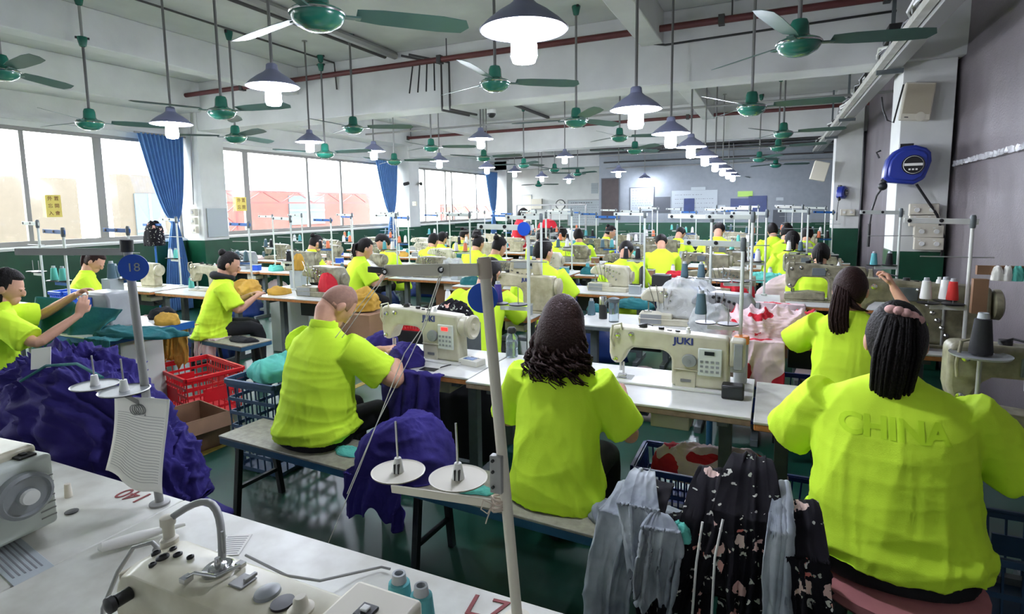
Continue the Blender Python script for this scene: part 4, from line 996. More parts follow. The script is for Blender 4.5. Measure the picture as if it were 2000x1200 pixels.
# ================================================================ sewing machines
def arc(cx, cz, r, a0, a1, n=6): return [(cx + r * cos(radians(a0 + (a1 - a0) * i / n)), cz + r * sin(radians(a0 + (a1 - a0) * i / n))) for i in range(n + 1)]
def make_machine(kind='wheel', body='cream', det=1, logo=True):
    t = empty('sewing_machine')
    MB().box(-.31, .28, -.085, .09, 0, .012).build('bed_plate', M['white' if det else body], t, .002)
    MB().box(-.28, -.2, -.04, .04, .012, .0145).build('needle_plate', M['chrome'], t)
    out = [(-.0, .0), (-.0, .1)] + arc(-.06, .13, .06, -10, 90, 6)[1:] + [(-.19, .19), (-.215, .17), (-.235, .13), (-.25, .095), (-.285, .09), (-.305, .11), (-.315, .15)] + arc(-.285, .275, .03, 180, 90, 4) + [(-.1, .3), (.02, .29), (.12, .287), (.26, .28), (.27, .0)]
    MB().prism([(a, b + .012) for a, b in out[::-1]], -.05, .055).build('arm', M[body], t, .014, ang=50, seg=3)
    if kind == 'wheel':
        MB().lathe([(.0, 0), (.056, 0), (.062, .01), (.062, .045), (.05, .058), (.02, .06)], 28, (.265, .0, .225), (1, 0, 0)).build('motor_housing', M[body], t)
        MB().lathe([(.064, .06), (.072, .066), (.072, .082), (.06, .09), (.045, .08), (.02, .078), (.018, .095), (.004, .096)], 28, (.265, 0, .225), (1, 0, 0)).build('hand_wheel', M[body], t)
    elif kind == 'square':
        MB().box(.265, .335, -.045, .05, .14, .285).build('motor_housing', M[body], t, .012)
        MB().box(.285, .325, -.052, -.044, .13, .27).build('side_vent', M['greyen'], t, .004)
    else:
        MB().lathe([(.05, 0), (.07, .006), (.072, .03), (.06, .038), (.02, .04)], 24, (.27, 0, .21), (1, 0, 0)).build('hand_wheel', M[body], t)
    if det:
        MB().box(.125, .235, -.062, -.05, .085, .235).build('control_panel', M['panel'], t, .005)
        d = MB().box(.155, .2, -.066, -.061, .2, .22).build('display', M['reddisp' if kind == 'wheel' else 'display'], t)
        b = MB()
        for i in range(4):
            for j in range(3): b.box(.136 + .024 * i, .15 + .024 * i, -.065, -.061, .105 + .026 * j, .118 + .026 * j)
        b.build('buttons', M['greyen'], t, .001)
        MB().lathe([(.034, 0), (.036, .004), (.033, .02), (.01, .022)], 24, (.085, -.05, .16), (0, -1, 0)).cyl((.085, -.072, .16), (.085, -.076, .16), .008).build('dial', M['greyen'], t)
        MB().box(.02, .115, -.055, -.05, .01, .1).box(.01, .13, -.062, -.05, .105, .112).build('lower_cover', M[body], t, .002)
        MB().box(.045, .095, -.058, -.054, .04, .055).build('marking', M['ink'], t)
    if logo: text('JUKI', .05 if det else .038, M['logo'], t, Matrix.Translation((.055 if kind != 'top' else .03, -.0515, .262)) @ Matrix.Rotation(pi / 2, 4, 'X'), 'lettering', .0012, .0016)
    if kind == 'top':
        MB().prism([(-.14, .3), (.14, .3), (.12, .42), (-.12, .42)], -.01, .04).build('control_box', M[body], t, .006)
        MB().box(-.09, .07, -.016, -.01, .35, .4).build('display', M['greyen'], t); MB().box(.045, .07, -.02, -.015, .375, .395).build('display_screen', M['display'], t)
    n = MB().cyl((-.25, 0, .1), (-.25, 0, .035), .006).cyl((-.265, .0, .1), (-.265, .0, .05), .007).box(-.275, -.235, -.02, .01, .02, .03); n.build('needle_bar', M['chrome'], t)
    n = MB()
    for x, z in ((-.27, .27), (-.28, .13), (-.2, .28)): n.lathe([(.014, 0), (.014, .012), (.006, .014), (.006, .022)], 14, (x, -.05, z), (0, -1, 0))
    n.build('tension_knob', M['chrome'], t)
    n = MB().tube([(-.29, -.055, .2), (-.3, -.075, .25), (-.29, -.075, .33), (-.25, -.06, .34), (-.25, -.05, .3)], .006, 8); n.build('take_up_guard', M[body], t)
    n = MB().cyl((-.15, .0, .31), (-.15, 0, .33), .02).tube([(-.17, -.02, .325), (-.13, .0, .335), (-.1, -.02, .33)], .004).cyl((-.06, 0, .3), (-.06, 0, .322), .015)
    n.build('thread_guide', M['dark'], t)
    n = MB()
    for x in (-.02, .02): n.cyl((x, 0, .295), (x, 0, .31), .012, n=12)
    n.build('oil_plug', M['dark'], t)
    MB().cyl((.07, 0, .29), (.07, 0, .318), .016, .011).cyl((.07, 0, .318), (.07, 0, .33), .008).build('bobbin_winder', M['white'], t)
    return t
def make_overlock(body='cream', knob='chrome', seed=0):
    t = empty('overlock_machine'); R = random.Random(seed)
    MB().box(-.2, .24, -.14, .12, 0, .05).box(-.2, .05, -.14, .0, .05, .09).build('base', M[body], t, .008)
    MB().prism([(.02, .05), (.24, .05), (.24, .2), (.2, .27), (-.02, .28), (-.16, .27), (-.2, .22), (-.2, .18), (-.06, .17), (.0, .12)][::-1], -.06, .1).build('arm', M[body], t, .016)
    MB().lathe([(.04, 0), (.055, .006), (.055, .03), (.02, .035)], 20, (.24, .02, .16), (1, 0, 0)).build('hand_wheel', M[body], t)
    k = MB()
    for i in range(5):
        k.lathe([(.011, 0), (.013, .01), (.007, .014), (.006, .03)], 10, (-.04 + .035 * i, -.06, .25 - .03 * i), (0, -1, 0))
        k.lathe([(.01, 0), (.011, .01), (.005, .02)], 10, (.0 + .035 * i, -.06, .245 - .012 * i), (0, -1, 0))
    k.build('tension_knob', M[knob], t)
    w = MB()
    for i in range(4): w.tube([(-.12 + .05 * i, -.05, .28), (-.14 + .06 * i, -.1, .33 - .02 * i), (-.1 + .04 * i, -.09, .2), (-.08 + .03 * i, -.08, .12)], .003, 5)
    w.build('thread_guide', M['chrome'], t)
    MB().cyl((-.14, -.05, .17), (-.14, -.05, .08), .006).box(-.17, -.11, -.09, -.03, .09, .1).build('needle_bar', M['chrome'], t)
    MB().box(-.19, -.03, -.142, -.139, .01, .085).build('front_plate', M['greyen'], t, .002)
    return t
def make_old(body='olive'):
    t = make_machine('old', body, 0, False); t.name = 'sewing_machine'
    k = MB()
    for i in range(7): k.lathe([(.01, 0), (.012, .01), (.006, .018)], 10, (-.02 + .02 * i, -.052, .27 - .035 * i), (0, -1, 0))
    k.build('tension_post', M['chrome'], t)
    MB().box(-.12, -.02, -.058, -.05, .215, .28).build('side_plate', M['steel'], t, .004)
    MB().prism([(-.32, .012), (-.02, .012), (-.02, .075), (-.14, .085), (-.32, .06)][::-1], -.06, .05).build('cylinder_bed', M[body], t, .006)
    return t
MK = dict(wheel=lambda: make_machine('wheel', 'cream'), square=lambda: make_machine('square', 'cream'), top=lambda: make_machine('top', 'cream2', 0), plain=lambda: make_machine('old', 'cream2', 0, False),
          old=make_old, over=lambda: make_overlock('cream'), over2=lambda: make_overlock('olive', 'chrome', 2), over3=lambda: make_overlock('greyen', 'dark', 3))
CATN = dict(over='sewing machine', over2='sewing machine', over3='sewing machine')
def machine(kind, x, y, label, rz=0, sc=1, z=TZ):
    return inst('m:' + kind, MK[kind], (x, y, z), rz, label, 'sewing machine', 'sewing machines on the rows of tables', sc)
# ================================================================ thread stands and cones
def make_stand(h=.86, plates=2, arm=.34, pm='panel', blue=0):
    t = empty('thread_stand')
    MB().cyl((0, 0, 0), (0, 0, h), .011, n=10).lathe([(.03, 0), (.03, .012), (.014, .016)], 16).build('pole', M[pm], t)
    MB().bar((.03, 0, h - .03), (-arm, 0, h - .02), .008, .035).build('arm', M['blue' if blue else pm], t, .002)
    e = MB()
    for x in (-arm + .03, -arm * .45): e.lathe([(.012, 0), (.012, .004), (.005, .005)], 12, (x, -.004, h - .022), (0, -1, 0))
    e.build('eyelet', M['dark'], t); 
    MB().lathe([(.014, h - .07), (.017, h - .06), (.017, h), (.012, h + .012)], 12).build('clamp', M['steel'], t)
    MB().tube([(-.26, .0, h * .72), (.12, .0, h * .72)], .004, 6).build('guide_rod', M['rod'], t)
    MB().bar((.0, 0, .32), (-.06 - .13 * (plates - 1), 0, .32), .012, .025).build('plate_bar', M['blue' if blue else pm], t)
    for i in range(plates):
        x = -.07 - .13 * i
        MB().lathe([(.062, .01), (.058, .006), (.01, .0), (.01, -.006), (.06, .003), (.063, .008)], 22, (x, 0, .34)).build('spool_plate', M['dark'], t)
        MB().cyl((x, 0, .34), (x, 0, .46), .003, n=6).build('spindle', M['rod'], t)
    return t
def stand(x, y, label, rz=0, z=TZ, kind='grey', sc=1):
    mk = dict(grey=lambda: make_stand(), blue=lambda: make_stand(.8, 2, .3, 'panel', 1), white=lambda: make_stand(.9, 2, .36, 'white'))[kind]
    return inst('s:' + kind, mk, (x, y, z), rz, label, 'thread stand', 'thread stands behind the sewing machines', sc)
def make_cone(m):
    t = empty('thread_cone')
    MB().lathe([(.008, .0), (.03, .002), (.031, .01), (.0215, .11), (.014, .113)], 20).build('thread', M[m], t)
    MB().lathe([(.016, .11), (.0135, .13), (.009, .13), (.009, .112)], 16).build('tube', M['conetube'], t)
    return t
CN = {'coneteal': 'teal', 'conemint': 'mint green', 'conedark': 'slate grey', 'conewhite': 'white', 'conered': 'red', 'coneblack': 'black', 'conepurple': 'purple', 'coneorange': 'orange'}
def cone(m, x, y, z, label, sc=1): return inst('c:' + m, lambda: make_cone(m), (x, y, z), 0, label, 'thread cone', 'cones of sewing thread', sc)
def cones_on(s, ms, label, z=TZ, sc=1):
    rz = s.rotation_euler.z
    for i, m in enumerate(ms):
        if not m: continue
        x = -.07 - .13 * i; cone(m, s.location.x + cos(rz) * x, s.location.y + sin(rz) * x, s.location.z + .345, CN[m] + ' thread cone on the ' + ('inner' if i == 0 else 'outer') + ' plate, ' + label, sc)
# ================================================================ foreground tables
def fg_table(x0, x1, y0, y1, z, label, top='white2'):
    t = empty('worktable', (x0, y0, 0), 0, label, 'table'); L = x1 - x0; D = y1 - y0
    MB().box(0, L, 0, D, z - .014, z).build('tabletop', M[top], t, .004); MB().box(.003, L - .003, .003, D - .003, z - .045, z - .014).build('edge_board', M['edge2'], t)
    for a in (.12, L - .12):
        MB().box(a - .03, a + .03, D * .5 - .03, D * .5 + .03, 0, z - .045).box(a - .03, a + .03, .05, D - .05, 0, .05).build('leg', M['steel'], t, .003)
    return t
fg_table(-3.2, -1.70, .25, 1.16, .77, 'white worktable at the lower left marked 140 in red')
fg_table(-1.69, .15, .25, 1.155, .775, 'white worktable at the bottom of the picture under the large sewing machine')
def flat_text(s, x, y, z, size, rz, label, m='redink'):
    me = text_mesh(s, size, 'painted_number', .0006); me.transform(Matrix.Rotation(rz, 4, 'Z')); me.materials.clear(); me.materials.append(M[m])
    o = link('painted_number', me, None, loc=(x, y, z)); return tag(o, label, 'number')
p = P(262, 968, z=.771); flat_text('140', p.x, p.y, .7715, .085, pi + .05, 'red hand painted number 140 on the lower left worktable')
p = P(950, 1190, z=.776); flat_text('L7', p.x, p.y, .7765, .1, .1, 'dark red mark painted on the bottom worktable by the pole')
# big foreground machine seen from above
def fg_machine():
    t = empty('sewing_machine', (-1.168, .705, .775), -.0, 'large cream sewing machine in the foreground seen from above', 'sewing machine')
    MB().box(-.05, .75, -.1, .1, 0, .012).build('bed_plate', M['white2'], t, .003)
    out = [(.38, .0), (.38, .1), (.36, .15), (.32, .165), (.14, .165), (.11, .12), (.1, .09), (.03, .09), (.0, .12), (-.01, .16), (.0, .235), (.02, .262), (.06, .275), (.3, .272), (.72, .268), (.74, .26), (.74, 0)]
    # top is chamfered: a narrow flat crown, sloped front face
    def sec(y): return out
    mb = MB(); n = len(out); ys = [-.066, -.058, -.025, .05, .066, .066]; vs = []
    for y, dz, f in ((-.068, -.03, 1), (-.066, -.014, 1), (-.034, 0, 1), (.05, 0, 1), (.064, -.01, 1), (.068, -.03, 1)):
        for a, b in out: vs.append((a, y, b + (dz if b > .2 else 0)))
    fs = [tuple(range(n)), tuple(range(5 * n, 6 * n))[::-1]]
    for k in range(5): fs += [(k * n + i, (k + 1) * n + i, (k + 1) * n + (i + 1) % n, k * n + (i + 1) % n) for i in range(n)]
    mb.add(vs, fs); mb.build('arm', M['cream'], t, .006, ang=45)
    MB().box(-.016, -.008, -.055, .055, .1, .24).build('face_plate', M['opal'], t, .004)
    MB().tube([(-.005, .03, .25), (-.03, .03, .262), (-.075, .01, .25), (-.09, -.02, .2), (-.085, -.06, .13), (-.06, -.075, .11), (-.01, -.06, .11)], .0055, 10).ball((-.01, .03, .245), .012).build('finger_guard', M['rod'], t)
    MB().lathe([(.02, .265), (.02, .285), (.013, .29), (.013, .32), (.017, .325), (.017, .345), (.008, .35)], 20, (.035, .035, 0)).build('thread_post', M['opal'], t)
    pts = [(.035 + .2 * u, .035 + .05 * sin(u * pi), .335 + .055 * sin(u * pi) - .08 * u ** 2) for u in [i / 12 for i in range(13)]]
    MB().tube(pts, .009, 10).build('rubber_hose', M['rod'], t); MB().box(.222, .228, .045, .05, .27, .34).build('hose_pin', M['rod'], t)
    k = MB()
    for x, y, r in ((.05, -.005, .010), (.075, .02, .008), (.085, -.01, .014), (.11, .01, .010), (.09, -.035, .008), (.15, .015, .008)): k.lathe([(r, .272), (r, .2785), (r * .6, .28), (r * .5, .277)], 18, (x, y, 0))
    k.build('screw', M['dark'], t)
    k = MB().lathe([(.032, .27), (.034, .28), (.03, .284), (.02, .28), (.018, .286), (.008, .288), (.006, .305)], 26, (.26, .01, 0)); k.box(.215, .235, -.05, -.03, .272, .284).box(.29, .31, .03, .045, .274, .284); k.tube([(.225, -.04, .282), (.24, -.03, .29), (.3, -.02, .29), (.31, .03, .285)], .004)
    k.build('tension_disc', M['chrome'], t)
    MB().box(.33, .375, -.015, .025, .272, .276).box(.36, .37, .0, .03, .276, .284).build('brand_plate', M['rod'], t, .002)
    MB().lathe([(.028, .27), (.026, .278), (.012, .286), (.004, .286)], 24, (.44, -.0, 0)).build('oil_gauge', M['greyen'], t)
    MB().lathe([(.024, .27), (.024, .276), (.004, .277)], 24, (.50, -.01, 0)).build('rubber_plug', M['dark'], t)
    MB().lathe([(.026, .268), (.027, .276), (.02, .28), (.016, .284), (.014, .3), (.01, .304), (.004, .304)], 24, (.555, -.01, 0)).build('bobbin_winder', M['opal'], t)
    MB().box(.62, .80, -.075, .09, .05, .29).build('motor_cover', M['opal'], t, .01)
    MB().box(.69, .73, .0, .035, .29, .297).build('switch_plate', M['dark'], t, .002); MB().box(.7, .718, .01, .025, .297, .303).build('switch', M['white'], t, .002)
    MB().cyl((.06, -.07, .22), (.06, -.1, .22), .016).lathe([(.006, .1), (.02, .105), (.02, .115), (.006, .12)], 16, (.06, 0, .22), (0, -1, 0)).build('tension_knob', M['dark'], t)
    MB().cyl((.0, -.06, .12), (-.01, -.1, .1), .014).ball((-.01, -.11, .09), .022).build('lever_knob', M['chrome'], t)
    MB().cyl((.05, 0, .1), (.05, 0, .03), .006).box(.03, .07, -.02, .02, .013, .03).build('needle_bar', M['chrome'], t)
    m = MB(); rr = random.Random(2)
    for i in range(24): 
        x = .34 + rr.random() * .2; z = .19 + rr.random() * .04; m.box(x, x + .006, -.0692, -.0680, z, z + .004)
    m.build('worn_label', M['redink'], t); t.scale = (.79, .95, .82)
    return t
fg_machine()
# machine cut by the left edge, hand wheel towards us
t = empty('sewing_machine', (-1.93, .80, .77), .08, 'white sewing machine at the lower left edge with a large hand wheel', 'sewing machine')
MB().box(-.5, -.02, -.1, .1, 0, .012).build('bed_plate', M['white2'], t)
MB().box(-.34, .0, -.07, .085, .012, .29).build('arm', M['cream'], t, .014, seg=3)
MB().box(-.02, .06, -.075, .09, .03, .265).build('motor_cover', M['panel'], t, .012, seg=3)
MB().box(-.02, .035, .02, .065, .264, .272).box(.0, .02, .035, .05, .272, .277).build('switch', M['dark'], t, .002)
MB().lathe([(.066, 0), (.07, .01), (.07, .03), (.06, .036), (.055, .028), (.026, .028), (.024, .04), (.02, .044), (.004, .044)], 36, (.06, -.0, .17), (1, 0, 0)).build('hand_wheel', M['greyen'], t)
MB().lathe([(.024, .0), (.022, .012), (.008, .014)], 20, (.1, -.0, .17), (1, 0, 0)).build('wheel_hub', M['white'], t)
v = MB()
for i in range(7): v.box(.0605, .0625, .045, .085, .06 + .022 * i, .064 + .022 * i)
v.cyl((.0, -.077, .06), (.0, -.073, .06), .008); v.build('vent_slot', M['rod'], t); t.scale = (.95, 1.0, .9)
p = P(140, 1000, z=.772); tag(MB().lathe([(.012, 0), (.018, .001), (.019, .003), (.012, .004)], 20).build('table_grommet', M['dark'], None, loc=(p.x, p.y, .7705)), 'small round cable hole ring in the lower left worktable', 'grommet')
p = P(134, 970, z=.772); tag(MB().lathe([(.012, 0), (.009, .045), (.004, .046)], 16).build('rubber_stopper', M['opal'], None, loc=(p.x, p.y, .7705)), 'beige cone stopper beside the hand wheel machine', 'stopper')
p = P(50, 1110, z=.772); t = empty('ruler', (p.x, p.y, .7705), -.15, 'transparent plastic ruler plate with lines on the lower left worktable', 'ruler')
MB().box(-.2, .16, -.045, .045, 0, .003).build('plate', M['boardw'], t, .001); m = MB()
for i in range(6): m.box(-.18, .03, -.035 + .012 * i, -.031 + .012 * i, .003, .0036)
m.build('marking', M['ink'], t)
p = P(262, 1062, z=.79); t = empty('trimming_tool', (p.x - .02, p.y + .02, .776), 1.05, 'white plastic trimming tool lying behind the finger guard', 'tool')
MB().loft([((-.09, 0, .016), (0, .004, 0), (0, 0, .004)), ((-.08, 0, .016), (0, .016, 0), (0, 0, .013)), ((0, 0, .016), (0, .02, 0), (0, 0, .015)), ((.06, 0, .016), (0, .012, 0), (0, 0, .01)), ((.12, 0, .014), (0, .006, 0), (0, 0, .005))], 16).build('handle', M['paper'], t)
p = P(455, 1065, z=.776); t = empty('paper_slip', (p.x, p.y, .776), .5, 'small printed paper slip lying behind the large machine', 'paper')
MB().box(-.035, .035, -.05, .05, 0, .001).build('sheet', M['paper'], t); m = MB()
for i in range(9): m.box(-.03, .028, -.042 + .01 * i, -.040 + .01 * i, .001, .0014)
m.build('print', M['ink'], t)
run([P(480, 1085, z=.84), P(560, 1125, z=.84), P(625, 1135, z=.82), P(700, 1118, z=.79), P(745, 1108, z=.785), P(762, 1112, z=.785)], .0035, 'thin grey cable curling behind the large foreground machine', 'rod', 'cable', 'cable')
for i, (x, y) in enumerate(((779, 1120), (822, 1144))):
    q = P(x, y, z=.915); cone('coneteal', q.x, q.y, .776, ('left' if i == 0 else 'right') + ' of two teal thread cones standing on the bottom worktable', 1.07)
# ---- front stand with the blank blue disc
YS = 1.09
def PP(x, y, d=0): return P(x, y, Y=YS + d)
b0 = PP(1011, 1228); b0.z = .776; top = PP(945, 508)
t = empty('thread_stand', b0, 0, 'tall worn thread stand in the centre foreground with a blank blue disc', 'thread stand'); L_ = lambda v: v - b0
MB().tube([L_(b0), L_(top)], .0122, 16).lathe([(.03, 0), (.03, .008), (.014, .012)], 18).build('pole', M['opal'], t)
ax = (top - b0).normalized()
MB().cyl(L_(top) - ax * .04, L_(top) + ax * .003, .0155).cyl(L_(top) + ax * .003, L_(top) + ax * .006, .0125).build('coupling', M['twine'], t)
a = PP(935, 527, -.015); b = PP(752, 529, -.02)
MB().bar(L_(a), L_(b), .008, .027).bar(L_(a.lerp(b, .28)), L_(a.lerp(b, .3)), .011, .03).build('arm', M['opal'], t, .002)
MB().bar(L_(b), L_(PP(720, 526, -.02)), .01, .014).build('arm_tip', M['dark'], t, .002)
e = MB()
for x, y in ((752, 531), (862, 527)): e.lathe([(.006, 0), (.0075, .003), (.006, .006), (.003, .0065)], 18, L_(PP(x, y, -.026)), (0, -1, 0))
e.build('eyelet', M['dark'], t); e = MB()
for x, y in ((752, 531), (862, 527)): e.lathe([(.0038, 0), (.0038, .002), (.0016, .0022)], 14, L_(PP(x, y, -.033)), (0, -1, 0))
e.build('eyelet_ring', M['chrome'], t)
c = L_(PP(943, 582, .024)); MB().cyl(c, c + V(sin(.45), -cos(.45), 0) * .003, .0335, n=40).build('disc', M['disc'], t)
c = PP(968, 920, -.016); MB().box(-.012, .016, -.006, .012, -.05, .035).build('clamp', M['rod'], t, .002, loc=L_(c))
k = MB()
for dz in (-.035, .0, .025): k.cyl(L_(c) + V(-.003, -.006, dz), L_(c) + V(-.003, -.011, dz), .0035, n=8)
k.build('bolt', M['dark'], t)
MB().bar(L_(PP(965, 985, -.005)), L_(PP(765, 955, .02)), .006, .02).build('plate_bar', M['opal'], t, .002)
for x, y, dd in ((778, 926, .03), (895, 939, -.01)):
    c = L_(PP(x, y, dd)); MB().lathe([(.0655, .006), (.067, .008), (.062, .006), (.02, .0), (.004, 0), (.004, -.002), (.02, -.003), (.0655, .004)], 44, c).build('spool_plate', M['opal'], t)
    MB().lathe([(.0155, 0), (.015, .006), (.0095, .038), (.008, .042), (.003, .042)], 20, c).build('cone_seat', M['white'], t)
    s_ = MB(); s_.box(-.002, .001, -.0158, -.011, .004, .03).box(.007, .010, -.0128, -.006, .004, .03); s_.build('slot', M['dark'], t, loc=c + V(0, 0, .0))
    MB().cyl(c + V(0, 0, .03), c + V(-.003, 0, .135), .0028, n=10).build('spindle', M['chrome'], t)
k = MB()
for i in range(4):
    c = L_(PP(975, 972 + 7 * i, 0)); k.tube([c + V(.0165 * cos(a_), .0165 * sin(a_), .003 * sin(a_ * 2 + i)) for a_ in [j * pi / 8 for j in range(17)]], .0026, 6)
c = L_(PP(962, 985, -.02)); k.tube([c, c + V(-.02, -.005, .008), c + V(-.026, -.006, -.015), c + V(-.01, -.006, -.022), c], .0016, 6).tube([c, c + V(-.012, -.004, -.035), c + V(-.018, 0, -.05)], .0014, 5)
k.build('twine_knot', M['twine'], t)
# ---- left stand with the 18 disc and hanging sheet
YS2 = 1.11
def PQ(x, y, d=0): return P(x, y, Y=YS2 + d)
b0 = PQ(312, 985); b0.z = .77; top = PQ(247, 470)
t = empty('thread_stand', b0, 0, 'grey thread stand at the lower left carrying the blue disc numbered 18', 'thread stand')
MB().tube([L_(b0), L_(top)], .0125, 16).lathe([(.03, 0), (.03, .007), (.016, .01)], 18).build('pole', M['rod'], t)
MB().cyl(L_(PQ(248, 492)), L_(PQ(247, 468)), .0185).build('coupling', M['dark'], t, .002)
MB().bar(L_(PQ(242, 492)), L_(P(30, 492, Y=1.0)), .008, .022).build('arm', M['rod'], t, .002)
c = L_(PQ(261, 523, -.03)); MB().cyl(c, c + V(sin(.85), -cos(.85), 0) * .003, .040, n=40).build('disc', M['disc'], t)
text('18', .036, M['boardw'], t, Matrix.Translation(c + V(sin(.85), -cos(.85), 0) * .0045) @ Matrix.Rotation(.85, 4, 'Z') @ Matrix.Rotation(pi / 2, 4, 'X'), 'number')
MB().box(-.02, .022, -.018, .014, -.025, .03).build('clamp', M['rod'], t, .003, loc=L_(PQ(287, 795)))
for x, y, dd in ((186, 756, -.02), (243, 767, -.06)):
    c = L_(PQ(x, y, dd)); MB().bar(c + V(0, 0, -.008), L_(PQ(285, 795)), .005, .012).build('plate_bar', M['rod'], t)
    MB().lathe([(.068, .006), (.069, .008), (.062, .005), (.004, 0), (.004, -.004), (.067, .003)], 40, c).build('spool_plate', M['greyen'], t)
    MB().lathe([(.067, .0055), (.0705, .0075), (.067, .009)], 40, c, cap=False).build('plate_rim', M['white'], t)
    MB().lathe([(.015, 0), (.0095, .04), (.003, .041)], 18, c).build('cone_seat', M['white'], t)
    MB().cyl(c + V(0, 0, .04), c + V(-.004, 0, .105), .0028, n=8).build('spindle', M['rod'], t)
k = MB(); c = L_(PQ(275, 800, -.02))
for i in range(4): k.tube([c + V(.022 * cos(a_) - .004 * i, -.004 * i, .016 * sin(a_)) for a_ in [j * pi / 6 for j in range(12)]], .0018, 6, closed=True)
k.build('wire_coil', M['rod'], t)
# hanging sheet
def sheet():
    c0 = PQ(272, 778, -.03); vs = []; n = 16
    t = empty('record_sheet', c0, 0, 'lined paper sheets hanging from the left thread stand', 'paper')
    a, b = PQ(224, 775, -.03), PQ(325, 783, -.03); d, e = PQ(206, 925, -.05), PQ(323, 955, .0)
    for j in range(n + 1):
        for i in range(n + 1):
            u, v = i / n, j / n; p = (a.lerp(b, u)).lerp(d.lerp(e, u), v); p = p + V(0, .012 * sin(v * 3 + u * 2), 0) + V(0, 0, .012 * sin(u * 7 + 1) * v - .022 * v * (u > .3) * u)
            vs.append(p - c0)
    q = n + 1; fs = [(j * q + i, j * q + i + 1, (j + 1) * q + i + 1, (j + 1) * q + i) for j in range(n) for i in range(n)]
    o = MB().add(vs, fs).build('sheet', M['paper'], t, ang=180); s_ = o.modifiers.new('t', 'SOLIDIFY'); s_.thickness = .0012
    m = MB()
    for j in range(24):
        v = .2 + .73 * j / 24; A = Vector(vs[min(n, int(v * n)) * q + 1]); pts = []
        for i in range(1, n):
            vv = v * n; j0 = int(vv); f = vv - j0; pts.append(Vector(vs[j0 * q + i]).lerp(Vector(vs[min(n, j0 + 1) * q + i]), f) + V(0, -.0014, 0))
        m.tube(pts, .0005, 4)
    m.build('ruled_line', M['ink'], t)
sheet()
# threads running through the front stand
def string(pts, label, r=.0011): return run(pts, r, label, 'thread', 'thread', 'sewing_thread')
string([PP(752, 535, -.03), P(700, 600, Y=1.35), P(655, 660, Y=1.6)], 'left white thread from the outer eyelet toward the shaved head')
string([PP(756, 535, -.03), P(706, 606, Y=1.35), P(668, 660, Y=1.6)], 'right white thread from the outer eyelet toward the shaved head')
string([PP(860, 534, -.03), P(825, 640, Y=1.1), P(790, 690, Y=1.2), P(700, 920, Y=1.3), P(640, 1064, Y=1.33)], 'white thread hanging from the inner eyelet down past the bench', .0013)
string([PP(864, 534, -.03), P(832, 632, Y=1.1), P(800, 700, Y=1.22), P(735, 830, Y=1.3), P(678, 965, Y=1.35)], 'second white thread from the inner eyelet ending beside the purple bundle', .0013)
# ---- bench and what is on it
bench(-1.42, 2.2, 2.7, -.055, 'long grey bench with a blue frame across the middle foreground')
def ellip(x, y, z, Y): return P(x, y, Y=Y)
p = P(800, 990, z=.45); heap('garment_bundle', 'purple garment bundle on the bench between the two seated workers', 'garments', (-1.55, 2.2, .452), (.24, .19), .27, 'purple', 4, amp=.2, sc=7, det=1.5)
drape('purple_garment', 'purple cloth end hanging off the front of the bench under the purple bundle', 'garment', (-1.62, 2.02, .455), -.05, .34, .1, .18, 'purple', 6, wav=.02, nf=3)
drape('purple_garment', 'purple garment hanging behind the shaved-headed person off the table', 'garment', (-1.82, 2.66, .76), -.05, .4, .02, .36, 'purple', 9, wav=.03, nf=3)
for i, (x, y, mm, lab, w) in enumerate([(680, 880, 'mint', 'mint scrap beside the shaved-headed person on the bench', .1), (925, 955, 'mint', 'mint scrap on the bench behind the front pole', .09)]):
    p = P(x, y, z=.46); heap('cloth_scrap', lab, 'cloth', (p.x, p.y, .452), (w, w * .5), .02, mm, 20 + i, amp=.3)
# hanging garments on the right bench end
bench(.14, 2.32, .5, -.03, 'short stool under the hanging grey and floral garments', .3)
G = 'garments hung over the bench end'
def gar(x0, x1, ytop, ybot, m, lab, seed, Yp, **k):
    a = P(x0, ytop, Y=Yp); b = P(x1, ytop, Y=Yp); c = P((x0 + x1) / 2, ybot, Y=Yp)
    drape('garment', lab, 'garment', ((a.x + b.x) / 2, Yp, a.z), .14 * sin(seed * 5), b.x - a.x, k.pop('top', .16), min(a.z - .01, a.z - c.z), m, seed, group=G, slant=.12 * sin(seed * 3), **k)
gar(1165, 1262, 1000, 1290, 'greyc', 'leftmost mottled grey garment hanging from the bench', 31, 1.89, nf=2, wav=.03, rise=.05, gather=.35)
gar(1215, 1302, 990, 1300, 'floral', 'narrow black floral strip between the grey garments', 34, 1.93, nf=2, wav=.02, rise=.04)
gar(1205, 1290, 985, 1120, 'greyc', 'grey garment with a gathered neck lying over the left grey garment', 32, 1.87, nf=2, wav=.03, rise=.06, gather=.5)
gar(1252, 1330, 1030, 1185, 'greyc', 'short pale grey drawstring garment hanging in front of the floral ones', 33, 1.82, nf=3, wav=.025, gather=.6, rise=.02, top=.06)
gar(1325, 1425, 1010, 1300, 'floral', 'black floral garment left of the white piping', 35, 1.88, nf=2, wav=.04, rise=.10, gather=.4)
gar(1385, 1530, 1000, 1300, 'floral', 'tall black floral garment in the middle of the hanging pile', 36, 1.85, nf=3, wav=.045, rise=.14, gather=.45)
gar(1505, 1562, 1040, 1300, 'greyc', 'grey lining strip right of the tall floral garment', 37, 1.82, nf=2, wav=.025, rise=.08, gather=.5)
gar(1540, 1630, 1090, 1300, 'floral', 'black floral garment nearest the stool at the right', 38, 1.80, nf=2, wav=.035, rise=.1, gather=.3)
heap('garment_bundle', 'crumpled black floral heap on top of the hanging garments', 'garments', (P(1440, 985, Y=1.98).x, 1.99, .452), (.27, .17), .17, 'floral', 40, amp=.25, sc=8, det=1.5)
heap('garment_bundle', 'low grey and black heap behind the grey hanging garments', 'garments', (P(1260, 980, Y=2.1).x, 2.12, .452), (.2, .12), .1, 'greyc', 41, amp=.25, sc=8)
